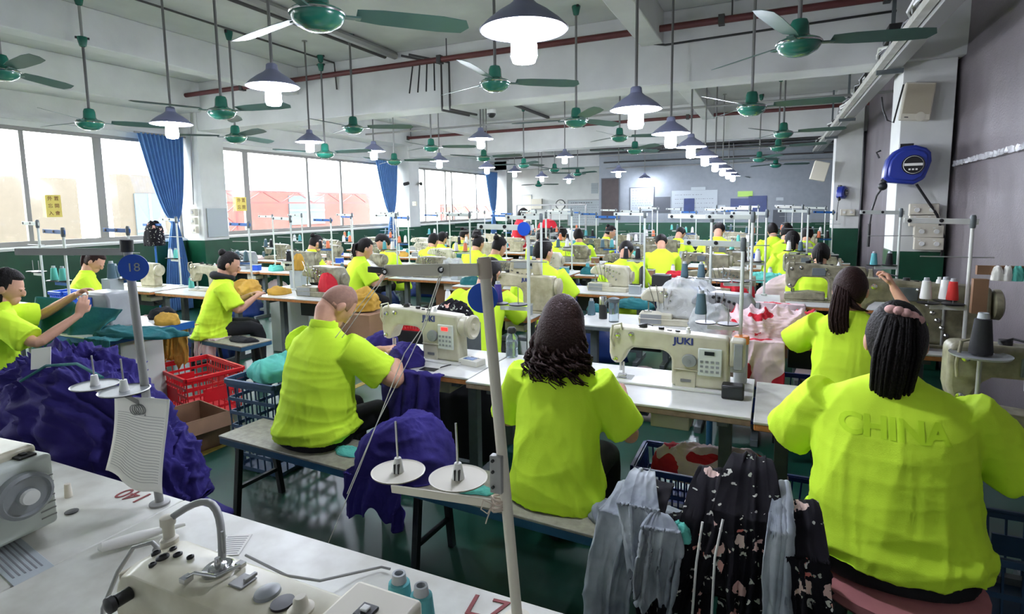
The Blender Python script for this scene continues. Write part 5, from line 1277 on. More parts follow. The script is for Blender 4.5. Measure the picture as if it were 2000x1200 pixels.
p = P(1335, 1025, Y=1.9); heap('cloth_scrap', 'mint scrap tucked between the grey and floral garments', 'cloth', (p.x, 1.86, p.z - .03), (.035, .03), .06, 'mint', 42, amp=.35)
run([P(1372, 1020, Y=1.82), P(1360, 1100, Y=1.8), P(1352, 1200, Y=1.8)], .004, 'left white piping line on the floral garment', 'paper', 'piping', 'piping_strip')
run([P(1412, 1015, Y=1.82), P(1396, 1090, Y=1.78), P(1390, 1200, Y=1.78)], .004, 'right white piping line on the floral garment', 'paper', 'piping', 'piping_strip')
# stool of the lower right figure
t = empty('stool', (.42, 2.22, 0), 0, 'round stool with a pink cushion under the lower right figure', 'stool')
MB().lathe([(.02, .38), (.24, .38), (.26, .4), (.26, .43), (.22, .448), (.02, .45)], 30).build('cushion', mat('pink_cushion', (206, 132, 132), .8, var=.2), t)
for i in range(4): MB().bar((.15 * cos(pi / 4 + i * pi / 2), .15 * sin(pi / 4 + i * pi / 2), .38), (.2 * cos(pi / 4 + i * pi / 2), .2 * sin(pi / 4 + i * pi / 2), 0), .025).build('leg', M['dark'], t)
bench(.42, 3.72, .5, 0, 'stool under the person raising one hand', .3)
# ================================================================ first machine row
table(-2.72, -1.48, 2.69, 'white table with an orange-brown edge under the left front machine', .58, 'white', 'edge')
table(-1.47, -.055, 2.64, 'long white table with a grey-brown edge in the middle of the front row', .62, 'white', 'edge2')
table(-.045, 1.2, 2.6, 'scuffed white table beside the lower right figure', .62, 'white2', 'edge')
machine('wheel', -1.93, 2.98, 'cream sewing machine with a red display in front of the shaved-headed person', -.06, 1.0)
m_ = machine('square', -.44, 3.0, 'cream sewing machine with a grey keypad right of the curly hair', 0, 1.03, TZ + .002); m_.scale = (1.03, 1.03, .93)
t = empty('digital_controller', P(922, 712, z=TZ), -.2, 'small white controller box with a blue label and black lead on the front row table', 'controller')
MB().box(-.07, .07, -.045, .045, 0, .035).build('case', M['paper'], t, .004); MB().box(-.045, .03, -.03, .02, .035, .0365).build('label', M['blue'], t); MB().box(-.03, .045, .022, .034, .035, .0365).build('display', M['display'], t)
MB().tube([(-.05, -.045, .012), (-.08, -.07, .004), (-.1, -.1, .003), (-.105, -.16, .003), (-.105, -.19, -.02), (-.105, -.19, -.15)], .0028, 6).build('lead', M['dark'], t)
p = P(838, 722, z=TZ); tag(MB().box(-.05, .05, -.03, .03, 0, .002).build('metal_plate', M['dark'], None, loc=(p.x, p.y, TZ)), 'black plate on the table edge before the red display machine', 'plate')
def cloth_on(name, lab, x, y, w, d, h, m, seed, z=TZ, zr=0, amp=.25, Y=None, det=.7, cat='cloth'):
    p = P(x, y, z=z) if Y is None else P(x, y, Y=Y)
    return heap(name, lab, cat, (p.x, p.y, z + .002), (w, d), h, m, seed, rz=zr, amp=amp, det=det)
cloth_on('purple_garment', 'purple cloth being sewn under the red display machine', 792, 712, .14, .1, .13, 'purple', 51, det=1)
cloth_on('purple_garment', 'dark purple cloth behind the left end of the red display machine', 745, 672, .12, .1, .08, 'purple', 52)
heap('yellow_garment', 'mustard cloth bundle just beyond the shaved head', 'cloth', (P(712, 640, Y=3.4).x, 3.42, .95), (.11, .1), .17, 'yellowc', 53, amp=.3, det=1)
tag(MB().box(-.15, .15, -.15, .15, 0, .17).build('cardboard_box', M['card'], None, .004, loc=(P(712, 640, Y=3.4).x, 3.42, TZ)), 'brown box under the mustard cloth bundle', 'box')
# water bottle
t = empty('water_bottle', P(1000, 697, z=TZ), 0, 'clear water bottle with a dark cap beside the front pole', 'bottle')
MB().lathe([(.002, 0), (.034, .0), (.038, .008), (.038, .05), (.035, .055), (.038, .06), (.038, .105), (.034, .13), (.018, .15), (.018, .155)], 28).build('bottle_body', M['water'], t)
MB().lathe([(.002, .004), (.034, .004), (.034, .1), (.002, .1)], 24).build('water', mat('water', (200, 214, 220), .05, trans=.9), t)
MB().lathe([(.021, .15), (.027, .155), (.028, .175), (.02, .188), (.004, .19)], 24).build('cap', M['dark'], t)
# jar with orange cap and phone-like black box near the square machine
t = empty('plastic_jar', P(1443, 760, z=TZ) + V(0, .12, 0), 0, 'clear jar with an orange lid at the right end of the keypad machine', 'jar')
MB().lathe([(.002, 0), (.032, 0), (.034, .01), (.034, .2), (.03, .21), (.002, .21)], 22).build('jar_body', M['conetube'], t); MB().lathe([(.036, .208), (.038, .21), (.038, .245), (.034, .25), (.004, .25)], 22).build('lid', M['orange'], t)
t = empty('glass_jar', P(1437, 752, z=TZ) + V(-.0, -.01, 0), 0, 'small square jar of beige powder on top of the black case', 'jar'); t.location.z = TZ + .072
MB().box(-.045, .045, -.03, .03, 0, .055).build('jar_body', M['conetube'], t, .01); MB().box(-.04, .04, -.026, .026, .004, .03).build('powder', M['card'], t)
t = empty('black_case', P(1430, 783, z=TZ) + V(.0, .04, 0), 0, 'small black glossy case at the right edge of the middle front table', 'case')
MB().box(-.05, .05, -.035, .035, 0, .07).build('case_body', M['dark'], t, .008); MB().box(-.045, .045, -.037, -.034, .012, .06).build('window', M['display'], t, .004)
# stand by the keypad machine
s = stand(-.13, 3.2, 'grey thread stand behind the keypad machine with a dark cone', 0, sc=.87)
cones_on(s, ['', 'conedark'], 'stand behind the keypad machine')
s = stand(-1.33, 3.2, 'grey thread stand behind the front pole with a purple cone and blue disc', .1, sc=.97); cones_on(s, ['', 'conepurple'], 'stand behind the front pole')
tag(MB().cyl((0, 0, 0), (0, .004, 0), .042, n=28).build('number_disc', M['disc'], None, loc=s.location + V(-.02, -.02, .8)), 'blue disc at the top of the stand behind the front pole', 'disc')
# right edge machines and stand
p = P(1900, 770, z=1.05); 
machine('old', 1.03, 2.86, 'worn cream sewing machine right of the pink scrunchie', 0, 1.15, TZ)
machine('old', P(1755, 600, z=.95).x + .05, 4.5, 'large olive sewing machine beyond the raised hand', .0, 1.35, TZ)
t0 = empty('side_table', (1.22, 2.95, 0), 0, 'pale wooden side table by the right wall', 'table'); MB().box(0, .32, 0, .55, TZ - .04, TZ).build('top', M['stool'], t0, .003); [MB().box(a, a + .03, b_, b_ + .03, 0, TZ - .04).build('leg', M['steel'], t0) for a in (.01, .27) for b_ in (.01, .5)]
s = stand(P(1880, 690, z=.8).x, P(1880, 690, z=.8).y, 'white thread stand by the right wall with white and red cones', 0, kind='white', sc=.93)
cones_on(s, ['conered', 'conewhite'], 'white stand by the right wall')
p = P(1845, 585, Y=s.location.y + .25); cone('conewhite', p.x, p.y, p.z, 'white thread cone, leftmost of those by the right wall', 1.1)
t = empty('cone_shelf', (p.x, p.y, p.z - .012), 0, 'small round plate carrying the leftmost white cone by the right wall', 'plate'); MB().lathe([(.06, 0), (.065, .006), (.055, .01), (.004, .01)], 24).build('plate', M['dark'], t); MB().cyl((0, 0, 0), (0, 0, TZ - p.z + .012), .008).build('pole', M['rod'], t)
p = P(1915, 690, Y=2.75); t = empty('spool_holder', (p.x, p.y, TZ), 0, 'wide spool plate with a dark hook beside the right machine', 'spool holder')
MB().lathe([(.095, p.z - TZ - .012), (.1, p.z - TZ - .004), (.09, p.z - TZ - .008), (.004, p.z - TZ - .01)], 30).build('plate', M['greyen'], t); MB().cyl((0, 0, 0), (0, 0, p.z - TZ - .008), .008).build('post', M['rod'], t)
cone('coneblack', p.x, p.y, p.z - .004, 'large black thread cone at the right edge', 1.25)
t = empty('fabric_rail', P(1945, 528, Y=3.6), .1, 'rail by the right wall with white and mint cloth strips tied on', 'rail')
MB().bar((-.08, 0, 0), (.4, 0, 0), .02, .045).build('rail', M['card'], t)
for i, (x, m) in enumerate(((.0, 'paper'), (.05, 'paper'), (.1, 'mint'), (.15, 'mint'), (.2, 'paper'))): heap('cloth_strip', None, None, (x * .8, -.02, -.05), (.024, .02), .075, m, 60 + i, amp=.3, det=.5, parent=t)
tag(MB().box(-.035, .035, -.02, .02, -.2, .0).build('hanging_cloth', M['card'], None, loc=P(1915, 545, Y=4.1)), 'brown board against the right wall behind the thread cones', 'board')
s0 = P(1998, 700, Y=2.6); tag(MB().loft([((0, 0, -.12), (.03, 0, 0), (0, .015, 0)), ((-.004, .01, -.04), (.026, 0, 0), (0, .02, 0)), ((.004, 0, .05), (.024, 0, 0), (0, .012, 0)), ((.01, 0, .12), (.014, 0, 0), (0, .01, 0))], 16).build('white_cloth', M['paper'], None, loc=s0 + V(.04, 0, 0)), 'white cloth hanging at the right edge of the picture', 'cloth')
# crates under the front tables
crate(P(1345, 885, Y=2.95).x, 2.98, .12, .5, .34, .26, 'bluec', 'navy slotted crate under the middle front table', 0, 16, 2)
crate(P(1497, 900, Y=2.95).x, 2.98, .08, .42, .32, .24, 'bluec', 'navy crate with a clear bag under the right front table', 0, 10, 1, 1)
heap('clear_bag', 'shiny clear plastic bag bulging from the crate under the right front table', 'bag', (P(1478, 900, Y=2.95).x, 2.9, .2), (.12, .1), .24, 'bag', 70, amp=.35, det=1)
heap('garment_bundle', 'pink and red garments in the crate under the middle front table', 'garments', (P(1400, 840, Y=3).x, 3.0, .3), (.3, .13), .17, 'pinkred', 71, amp=.3)
t = empty('shelf_board', (-.3, 2.98, .0), 0, 'low grey shelf board carrying the crates under the front tables', 'shelf'); MB().box(-.45, 1.1, -.16, .2, .06, .08).build('board', M['steel'], t); [MB().box(x, x + .03, -.1, .1, 0, .06).build('foot', M['steel'], t) for x in (-.4, .3, 1.0)]
crate(1.0, 2.75, .1, .5, .4, .3, 'bluedark', 'grey-blue crate at the lower right behind the broad shirt', 0, 8, 2, 1)
# ================================================================ left foreground
heap('garment_pile', 'big purple garment pile at the left in front of the worktable', 'garments', (-2.98, 1.52, .3), (.9, .3), .76, 'purple', 80, amp=.34, sc=11, det=3)
heap('garment_pile', 'second purple heap spilling down the right of the big pile', 'garments', (-2.42, 1.55, .5), (.24, .2), .26, 'purple', 81, amp=.3, sc=9, det=2)
t = empty('worktable', (-3.0, 1.5, 0), 0, 'low wooden platform under the big purple garment pile', 'platform'); MB().box(-.8, .55, -.26, .26, .24, .3).build('top', M['card'], t); [MB().box(x - .03, x + .03, y - .03, y + .03, 0, .24).build('leg', M['steel'], t) for x in (-.75, .5) for y in (-.2, .2)]
for i, (x, y, L, w, h, z) in enumerate([(-2.45, 1.62, .34, .3, .05, .30), (-2.42, 1.63, .36, .32, .05, .245), (-2.36, 1.6, .4, .34, .055, .185), (-2.3, 1.6, .42, .36, .06, .12), (-2.24, 1.58, .46, .38, .06, .055), (-2.2, 1.58, .48, .38, .055, .0)]):
    w *= .62; h *= 1.65; mb = MB(); mb.loft([((-L, 0, h / 2), (0, w * .9, 0), (0, 0, h * .45)), ((-L * .5, .0, h / 2), (0, w, 0), (0, 0, h * .55)), ((L * .6, 0, h / 2), (0, w, 0), (0, 0, h * .52)), ((L * .95, 0, h / 2), (0, w * .96, 0), (0, 0, h * .4)), ((L, 0, h / 2), (0, w * .9, 0), (0, 0, h * .15))], 40, e=3.4)
    me = bake(mb, 'folded_garment', M['purple'], .012, 2); displace(me, lambda q, n, i=i: q + n * (.006 * fold(q, 14, 90 + i, 3))[:, None])
    o = link('folded_garment', me, None, ang=180, loc=(x - .17, 1.5, z * 1.7)); tag(o, ['topmost', 'second', 'third', 'fourth', 'fifth', 'lowest'][i] + ' folded purple panel of the stack behind the left thread stand', 'garment', 'folded purple panels stacked on the floor')
t = empty('tag_card', P(80, 700, Y=1.36), -.2, 'white paper tag stuck on the purple pile', 'tag'); MB().box(-.05, .05, -.001, .001, -.045, .045).build('card', M['paper'], t); t.rotation_euler = (radians(-15), radians(-8), .3)
run([P(40, 745, Y=1.28), P(90, 715, Y=1.32), P(150, 711, Y=1.32), P(200, 738, Y=1.28)], .006, 'teal trim strip across the purple pile', 'teal', 'trim', 'trim_strip')
p = P(385, 715, z=.38); crate(p.x, p.y, 0, .68, .46, .38, 'red', 'red plastic basket on the floor beside the aisle', -.25, 14, 5, 1)
t = empty('cardboard_box', (P(375, 835, z=.12).x, P(375, 835, z=.12).y, 0), -.2, 'open brown cardboard box in front of the red basket', 'box')
MB().box(-.22, .22, -.17, .17, 0, .012).box(-.22, .22, -.17, -.16, 0, .24).box(-.22, .22, .16, .17, 0, .24).box(-.22, -.21, -.17, .17, 0, .24).box(.21, .22, -.17, .17, 0, .24).build('carton', M['card'], t)
MB().bar((.22, 0, .24), (.3, 0, .16), .34, .006).build('flap', M['card'], t)
crate(-2.98, 2.78, 0, .42, .5, .62, 'bluedark', 'tall blue-grey mesh crate left of the bench', 0, 6, 6)
heap('mint_cloth', 'mint cloth heaped on the tall mesh crate', 'cloth', (-3.0, 2.78, .6), (.2, .2), .13, 'mint', 85, amp=.3)
heap('white_cloth', 'greyish white cloth beside the mint cloth on the mesh crate', 'cloth', (-2.88, 2.9, .6), (.1, .12), .2, 'greyc', 86, amp=.3)
# left worktable with blue side, box machine, teal cloth
t = empty('sewing_table', (-5.7, 2.5, .77), 0, 'worktable with a blue side edge and white leg panel left of the disc numbered 18', 'table')
MB().box(-.35, 1.25, 0, .75, -.012, 0).build('tabletop', M['white'], t, .003); MB().box(-.35, 1.25, 0, .75, -.05, -.012).box(1.245, 1.26, 0, .75, -.052, .004).build('edge_board', M['blue'], t)
for x in (-.2, 1.1): MB().box(x - .02, x + .03, .2, .55, -.77, -.05).build('leg', M['panel'], t, .004)
MB().tube([(.3, .1, -.4), (1.05, .1, -.4), (1.05, .6, -.4), (.3, .6, -.4)], .012, 8, closed=True).build('wire_shelf', M['chrome'], t)
t = empty('box_machine', (-5.0, 2.85, .77), .0, 'boxy grey sewing machine with a blue label beside the disc numbered 18', 'sewing machine')
MB().prism([(-.1, 0), (.24, 0), (.22, .24), (.18, .29), (-.12, .29), (-.2, .22), (-.14, .16)][::-1], -.09, .12).build('arm', M['greyen'], t, .02)
MB().box(-.1, .02, -.098, -.088, .15, .25).build('label', M['disc'], t); MB().box(-.26, -.06, -.1, .05, 0, .09).build('bed', M['dark'], t, .005); MB().cyl((.1, -.09, .08), (.1, -.1, .08), .05).build('cap', M['steel'], t)
cloth_on('teal_cloth', 'teal cloth lying along the blue edged worktable', 262, 655, .5, .12, .07, 'teal', 87, det=1, zr=.2)
drape('teal_cloth', 'teal cloth hanging off the front of the blue edged worktable', 'cloth', (P(195, 700, Y=2.48).x, 2.48, .77), 0, .3, .12, .4, 'teal', 88)
cloth_on('brown_cloth', 'rolled mustard brown cloth on the blue edged worktable', 328, 632, .13, .1, .09, 'yellowc', 89)
cloth_on('dark_cloth', 'dark navy cloth behind the mustard brown roll', 318, 622, .1, .1, .1, 'black', 90)
# teal cloth held up by the left person
def held():
    A = [P(48, 610, Y=2.5), P(82, 578, Y=2.52), P(150, 592, Y=2.6), P(238, 608, Y=2.72)]; B = [P(70, 700, Y=2.46), P(105, 730, Y=2.46), P(150, 720, Y=2.5), P(200, 660, Y=2.6)]
    c0 = A[0]; vs = []; nu, nv = 40, 30
    for j in range(nv + 1):
        for i in range(nu + 1):
            u = i / nu * 3; k = min(2, int(u)); f = u - k; f = f * f * (3 - 2 * f) * .5 + f * .5; v = j / nv
            vs.append(A[k].lerp(A[k + 1], f).lerp(B[k].lerp(B[k + 1], f), v) + V(0, .03 * sin(u * 5 + v * 3), .02 * sin(u * 3) * v) - c0)
    q = nu + 1; me = MB().add(vs, [(j * q + i, j * q + i + 1, (j + 1) * q + i + 1, (j + 1) * q + i) for j in range(nv) for i in range(nu)]).mesh('teal_cloth', M['teal'])
    displace(me, lambda a, n: a + n * (.02 * fold(a, 9, 3, 3))[:, None]); o = link('teal_cloth', me, None, ang=180, loc=c0); o.modifiers.new('t', 'SOLIDIFY').thickness = .006
    tag(o, 'teal cloth held up by the person at the left edge', 'cloth')
held()
# ================================================================ further rows of work stations
ORD = ['front', 'second', 'third', 'fourth', 'fifth', 'sixth', 'seventh', 'eighth']
rr = random.Random(12)
KINDS = ['over', 'old', 'plain', 'over2', 'over3', 'plain', 'old', 'over']
KN = dict(over='cream overlock machine', over2='olive overlock machine', over3='grey overlock machine', old='old olive sewing machine', plain='old cream sewing machine', top='cream sewing machine with a control box on top')
CL = ['conewhite', 'coneblack', 'conedark', 'coneteal', 'conemint', 'conewhite', 'coneorange', 'conedark']
def station(r, n, x, y, L, side, kind, cl=None, edge='edge', dx=0, st='grey', cloth=None, sc=1, sdx=.45):
    w = ORD[r] + ' row, ' + side.replace('of the ', ''); pos = ['nearest right wall', 'second from right wall', 'third from right wall', 'beside aisle'][n] if 'main' in side else ['at aisle', 'second from aisle', 'third from aisle', 'by windows'][n]
    table(x - L / 2, x + L / 2, y, 'white sewing table in %s, %s' % (w, pos), .56, 'white', edge)
    machine(kind, x + dx, y + .32, '%s in %s, %s' % (KN[kind], w, pos), rr.uniform(-.08, .08), sc)
    s = stand(x + sdx, y + .5, 'thread stand in %s, %s' % (w, pos), rr.uniform(-.15, .25), kind=st)
    cones_on(s, cl if cl is not None else [rr.choice(CL), rr.choice(CL)], '%s, %s' % (w, pos))
    if r >= 1 and rr.random() < .8:
        b = rr.choice(['coneteal', 'boardw', 'disc', 'dark', 'card']); t_ = empty('small_box', (x + .43, y + .14, TZ), rr.uniform(-.3, .3), 'small %s box on table, %s, %s' % (dict(coneteal='teal', boardw='white', disc='blue', dark='black', card='brown')[b], w, pos), 'box', 'small boxes on the tables')
        MB().box(-.06, .06, -.045, .045, 0, .1).build('case', M[b], t_, .005); MB().box(-.062, .062, -.047, .047, .085, .1).build('lid', M['panel'], t_, .002)
        cm = rr.choice(CL); cone(cm, x - .5, y + .42, TZ, '%s thread cone standing on table, %s, %s' % (CN[cm], w, pos), 1.1)
    if 1 <= r <= 4 and rr.random() < .7:
        dm, dn = rr.choice([('black', 'black'), ('teal', 'teal'), ('pinkc', 'pink'), ('bluec', 'navy')]); heap('garment_bundle', '%s garments under table, %s, %s' % (dn, w, pos), 'garments', (x, y + .25, 0), (.35, .16), .4, dm, rr.randrange(99), amp=.3, det=.4)
    if cloth:
        m, lab = cloth; heap(lab.split()[-1], '%s on table in %s, %s' % (lab.replace('_', ' '), w, pos), 'cloth', (x - .42, y + .2, TZ), (.13, .11), .09, m, rr.randrange(99), amp=.35, det=.4)
CH = [('pinkc', 'pale pink cloth'), ('teal', 'teal cloth'), ('black', 'black cloth'), ('mint', 'mint cloth'), ('yellowc', 'mustard cloth'), ('greyc', 'pale grey cloth'), ('redc', 'red cloth'), None]
# main block, second row
station(1, 3, -2.35, 4.38, 1.1, 'of the main block', 'top', dx=.36, sc=1.1, cloth=None, cl=['coneblack', 'coneblack'])
station(1, 2, -.88, 4.3, 1.1, 'of the main block', 'over', dx=.15, edge='steel', cl=['conedark', 'conedark'], cloth=None)
station(1, 1, .42, 4.2, 1.2, 'of the main block', 'over3', dx=-.75, cl=['', ''], cloth=None, sdx=-.55)
heap('clear_bag', 'clear plastic bag over the white overlock machine in the second row', 'bag', (P(1345, 600, Y=4.6).x, 4.62, TZ + .06), (.25, .12), .3, 'bag', 101, amp=.2)
MBx = MB().box(-.22, .22, -.06, .06, 0, .2); tag(MBx.build('plastic_box', M['coneteal'], None, .01, loc=(P(1370, 600, Y=4.8).x, 4.85, TZ)), 'pale blue box beside the bagged overlock machine', 'box')
cloth_on('teal_cloth', 'crumpled teal cloth right of the clear tumbler in the second row', 1240, 602, .2, .09, .09, 'teal', 102)
cloth_on('teal_cloth', 'small teal cloth left of the clear tumbler', 1165, 608, .1, .08, .06, 'teal', 103)
t = empty('clear_tumbler', (P(1199, 600, Y=4.5).x, 4.5, TZ), 0, 'clear plastic tumbler with a grey lid in the second row', 'tumbler')
MB().lathe([(.002, 0), (.04, 0), (.043, .16), (.002, .16)], 24).build('cup', M['water'], t); MB().lathe([(.045, .16), (.045, .19), (.02, .2), (.004, .2)], 20).tube([(-.04, 0, .18), (-.07, 0, .15), (-.06, 0, .12)], .008).build('lid', M['steel'], t)
t = empty('vacuum_flask', (P(1178, 600, Y=4.6).x, 4.6, TZ), 0, 'black flask with a steel cap beside the clear tumbler', 'flask')
MB().lathe([(.002, 0), (.034, 0), (.034, .12), (.002, .12)], 24).build('flask_body', M['dark'], t); MB().lathe([(.034, .12), (.033, .17), (.028, .185), (.004, .185)], 24).build('cap', M['chrome'], t)
t = empty('vacuum_flask', P(1254, 560, z=TZ), 0, 'tall black flask standing on the brown edged table of the third row', 'flask')
MB().lathe([(.002, 0), (.034, 0), (.036, .2), (.025, .22), (.004, .24)], 24).build('flask_body', M['dark'], t)
tag(MB().box(-.1, .1, -.07, .07, 0, .15).build('black_box', M['dark'], None, .01, loc=P(1292, 562, z=TZ)), 'black square container on the third row table beside the tall flask', 'box')
# pink and red garments over the wooden table end, clear bag
heap('garment_bundle', 'pink and red garments heaped on the wooden edged table in the second row', 'garments', (P(1500, 650, Y=4.4).x, 4.42, TZ), (.36, .2), .2, 'pinkred', 104, amp=.42, sc=10, det=1.6)
drape('pink_garment', 'pale pink and red garment hanging over the second row table edge', 'garment', (P(1450, 690, Y=4.15).x, 4.15, TZ), 0, .5, .2, .3, 'pinkred', 105, wav=.04, nf=3)
drape('pink_garment', 'pale pink and red garment falling off the third row table at the right', 'garment', (P(1500, 600, Y=5.8).x, 5.8, TZ), 0, .6, .1, .35, 'pinkred', 106, wav=.04, nf=3)
heap('clear_bag', 'clear plastic bag standing behind the keypad machine', 'bag', (P(1388, 700, Y=3.9).x, 3.95, .72), (.13, .1), .34, 'bag', 107, amp=.25, det=1)
tag(MB().cyl((0, 0, 0), (0, 0, .72), .02).lathe([(.16, .7), (.17, .72), (.02, .72)], 20).build('stool', M['bluesteel'], None, loc=(P(1388, 700, Y=3.9).x, 3.95, 0)), 'small round stand under the clear bag behind the keypad machine', 'stool')
crate(P(1515, 735, Y=4.3).x, 4.55, .12, .9, .4, .3, 'bluec', 'long navy crate under the second row table at the right', 0, 16, 3, 1)
# third row
station(2, 3, -2.9, 5.95, 1.15, 'of the main block', 'over2', cloth=CH[1])
station(2, 2, -1.72, 5.9, 1.15, 'of the main block', 'over', dx=.1, cloth=CH[5], cl=['coneblack', 'coneblack'])
station(2, 1, -.5, 5.88, 1.2, 'of the main block', 'over2', dx=.1, cloth=CH[0])
station(2, 0, .62, 5.84, .95, 'of the main block', 'old', dx=-.12, cloth=None, sc=1.15, cl=['coneblack', 'coneteal'])
heap('red_bag', 'red cloth bag hanging beside the third row thread stand', 'bag', (P(1440, 560, Y=6.3).x, 6.2, .6), (.16, .12), .42, 'redc', 108, amp=.2)
t = empty('blue_tray', P(1360, 570, z=TZ), 0, 'round blue tray with a spindle on the third row table', 'tray'); MB().lathe([(.13, .0), (.14, .03), (.13, .035), (.004, .02)], 26).build('tray', M['blue'], t); MB().cyl((0, 0, .02), (0, 0, .15), .005).build('spindle', M['rod'], t)
heap('mint_cloth', 'mint cloth beyond the red bag on the fourth row', 'cloth', (P(1485, 520, Y=7.4).x, 7.5, TZ), (.22, .12), .12, 'mint', 109, amp=.3)
heap('pink_garment', 'pale pink garments stacked beside the right wall group', 'garments', (P(1545, 540, Y=7.3).x, 7.1, .55), (.32, .2), .36, 'pinkc', 110, amp=.2)
tag(MB().box(-.3, .3, -.18, .18, 0, .55).build('storage_box', M['card'], None, loc=(P(1545, 540, Y=7.3).x, 7.1, 0)), 'brown box under the pale pink garments near the right wall group', 'box')
for r in range(3, 8):
    y = [2.7, 4.35, 5.9, 7.45, 9.0, 10.55, 12.1, 13.6][r]
    for n in range(4):
        x = .5 - 1.18 * n
        station(r, n, x, y, 1.12, 'of the main block', KINDS[(r * 3 + n * 5) % 8], st=['grey', 'white', 'blue'][(r + n) % 3], cloth=CH[(r + n * 3) % 8], dx=rr.uniform(-.1, .1), sdx=rr.choice([.42, -.1]))
# left block
heap('white_cloth', 'white cloth in the yellow bag area beside the left aisle', 'cloth', (P(720, 520, Y=6.6).x, 6.5, TZ), (.25, .2), .2, 'paper', 111, amp=.3)
station(1, 0, -4.55, 4.5, 1.15, 'of the window block', 'over2', dx=.1, cl=['coneblack', ''], sc=1.15, cloth=CH[4], sdx=-.5)
station(1, 1, -5.95, 4.3, 1.15, 'of the window block', 'plain', cl=['conedark', 'conedark'], st='blue')
station(1, 2, -7.2, 4.3, 1.15, 'of the window block', 'plain', cloth=None)
for r in range(2, 8):
    y = [2.7, 4.35, 6.35, 7.75, 9.15, 10.65, 12.1, 13.6][r]; x0 = -4.15 if r == 2 else -4.9
    for n in range(4 if r < 6 else 2):
        x = x0 - 1.2 * n
        if x < -8.7: continue
        station(r, n, x, y, 1.12, 'of the window block', KINDS[(r * 5 + n * 3 + 1) % 8], st=['grey', 'blue', 'grey'][(r + n) % 3], cloth=CH[(r * 2 + n * 3 + 1) % 8], dx=rr.uniform(-.1, .1))
station(0, 2, -7.1, 2.75, 1.1, 'of the window block', 'plain', cloth=None, cl=['', ''])
s = stand(-5.15, 3.2, 'blue barred thread stand with three teal cones beside the boxy grey machine', .1, kind='blue'); cones_on(s, ['conedark', 'conedark'], 'stand beside the boxy grey machine')
cone('conedark', -5.3, 3.12, 1.12, 'slate grey thread cone in front of the pair beside the boxy grey machine', 1.2)
tag(MB().box(-.06, .06, -.06, .06, 0, .35).build('stack_box', M['boardw'], None, loc=(-5.3, 3.12, TZ)), 'pale box under the foremost slate cone beside the boxy machine', 'box')
s = stand(P(140, 620, z=.8).x, P(140, 620, z=.8).y, 'thread stand with mint cones beside the long haired person', 0, kind='blue'); cones_on(s, ['conemint', 'conemint'], 'stand beside the long haired person')
crate(-6.1, 3.15, TZ, .2, .16, .2, 'disc', 'small blue plastic basket on the table behind the mint cones', 0, 6, 4)
heap('yellow_cloth', 'mustard cloth under the hands of the hooded person', 'cloth', (P(478, 565, Y=4.6).x, 4.62, TZ), (.2, .16), .16, 'yellowc', 112, amp=.3, det=.8)
drape('yellow_cloth', 'mustard cloth hanging below the blue edged worktable', 'cloth', (P(345, 690, Y=3.3).x, 3.3, .7), 0, .35, .1, .35, 'yellowc', 113)
# stools by the aisle
t = bench(P(435, 662, z=.45).x, 3.9, .95, -.1, 'grey stool by the aisle with a folded grey cloth', .34)
heap('grey_cloth', 'folded grey cloth on the stool by the aisle', 'cloth', (P(462, 668, z=.46).x, 3.86, .452), (.16, .08), .04, 'black', 114, amp=.25)
drape('pink_cloth', 'pale pinkish cloth hanging over the left end of the aisle stool', 'cloth', (P(385, 665, z=.46).x, 3.76, .455), 0, .3, .2, .2, 'pinkc', 115, nf=3)
bench(P(725, 606, z=.45).x, 5.75, .8, -.1, 'small stool under the person with the low ponytail', .34)
heap('yellow_bag', 'folded yellow paper bag standing on the aisle side of the second row', 'bag', (P(585, 540, Y=5.2).x, 5.2, .98), (.08, .05), .2, 'yellowc', 116, amp=.1)
tag(MB().box(-.09, .09, -.07, .07, 0, .21).build('carton', M['boardw'], None, loc=(P(585, 540, Y=5.2).x, 5.2, TZ)), 'white carton under the yellow bag on the aisle side', 'box')
tag(MB().box(-.3, .3, -.2, .2, 0, TZ).build('cabinet', M['panel'], None, .01, loc=(P(585, 540, Y=5.2).x, 5.2, 0)), 'pale cabinet under the white carton by the aisle', 'cabinet')
heap('red_cloth', 'bright red cloth peak just above the shaved head', 'cloth', (P(635, 560, Y=4.7).x, 4.75, TZ), (.13, .09), .26, 'redc', 117, amp=.12)
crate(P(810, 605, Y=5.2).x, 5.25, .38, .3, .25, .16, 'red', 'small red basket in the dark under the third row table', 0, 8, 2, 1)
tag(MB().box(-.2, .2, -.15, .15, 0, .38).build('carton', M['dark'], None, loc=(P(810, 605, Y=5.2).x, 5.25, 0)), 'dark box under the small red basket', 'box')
heap('clear_bag', 'clear bag of white cloth in the middle distance behind the stand arm', 'bag', (P(830, 505, Y=6.0).x + .0, 6.7, TZ - .1), (.2, .15), .36, 'bag', 118, amp=.25)
tag(MB().box(-.2, .2, -.15, .15, 0, TZ - .1).build('carton', M['card'], None, loc=(P(830, 505, Y=6.0).x, 6.7, 0)), 'brown carton under the clear bag in the middle distance', 'box')
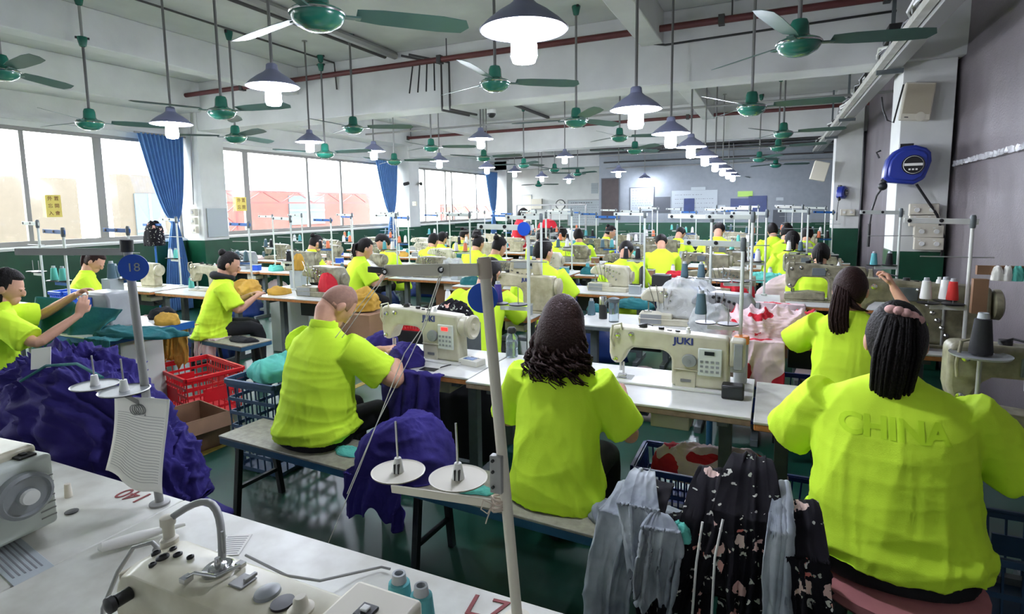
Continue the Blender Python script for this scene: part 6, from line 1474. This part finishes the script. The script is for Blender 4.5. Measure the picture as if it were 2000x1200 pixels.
heap('striped_cloth', 'dark patterned cloth hung on the stand in front of the nearest curtain', 'cloth', (P(303, 480, Y=5.0).x, 5.0, P(303, 480, Y=5.0).z), (.13, .1), .33, 'floral', 119, amp=.15)
tag(MB().cyl((0, 0, 0), (0, 0, P(303, 480, Y=5.0).z + .3), .012).box(-.2, .14, -.015, .015, P(303, 440, Y=5.0).z - .01, P(303, 440, Y=5.0).z + .02).lathe([(.15, 0), (.15, .02), (.02, .03)], 16).build('coat_stand', M['blue'], None, loc=(P(303, 480, Y=5.0).x, 5.0, 0)), 'blue stand carrying the dark patterned cloth', 'stand')
# motor pedestals and dark bundles below the third row
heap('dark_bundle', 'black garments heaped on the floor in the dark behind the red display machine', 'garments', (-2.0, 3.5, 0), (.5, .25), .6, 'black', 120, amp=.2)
heap('teal_bundle', 'dark teal cloth bundle on the floor beneath the front row', 'garments', (-1.15, 2.95, 0), (.3, .2), .35, 'teal', 121, amp=.25)
heap('black_white_cloth', 'black cloth with white marks beside the red display machine wheel', 'cloth', (P(895, 640, Y=3.5).x, 3.45, .9), (.14, .1), .16, 'floral', 122, amp=.3)
tag(MB().box(-.16, .16, -.1, .1, 0, .9).build('cabinet', M['steel'], None, .01, loc=(P(895, 640, Y=3.5).x, 3.45, 0)), 'narrow grey cabinet behind the red display machine', 'cabinet')
# back of the room: rack with clothes
p = P(1075, 440, Y=14.8); t = empty('clothes_rack', (p.x, 14.8, 0), 0, 'white metal rack with shelves below the wall clock', 'rack')
f = MB()
for x in (-1.0, 0, 1.0): f.bar((x, 0, 0), (x, 0, 1.75), .04)
for z in (1.1, 1.75): f.bar((-1.0, 0, z), (1.0, 0, z), .04)
f.build('frame', M['rod'], t)
heap('red_bag', 'red bag on the rack below the wall clock', 'bag', (p.x - .1, 14.8, 1.12), (.3, .12), .25, 'redc', 123, amp=.2)
for i, (x, m) in enumerate(((-.6, 'black'), (.3, 'black'), (.65, 'paper'))):
    drape('hanging_garment', ['leftmost black garment', 'right black garment', 'white garment'][i] + ' hanging on the rack below the clock', 'garment', (p.x + x, 14.74, 1.1), 0, .35, .03, .6, m, 124 + i)
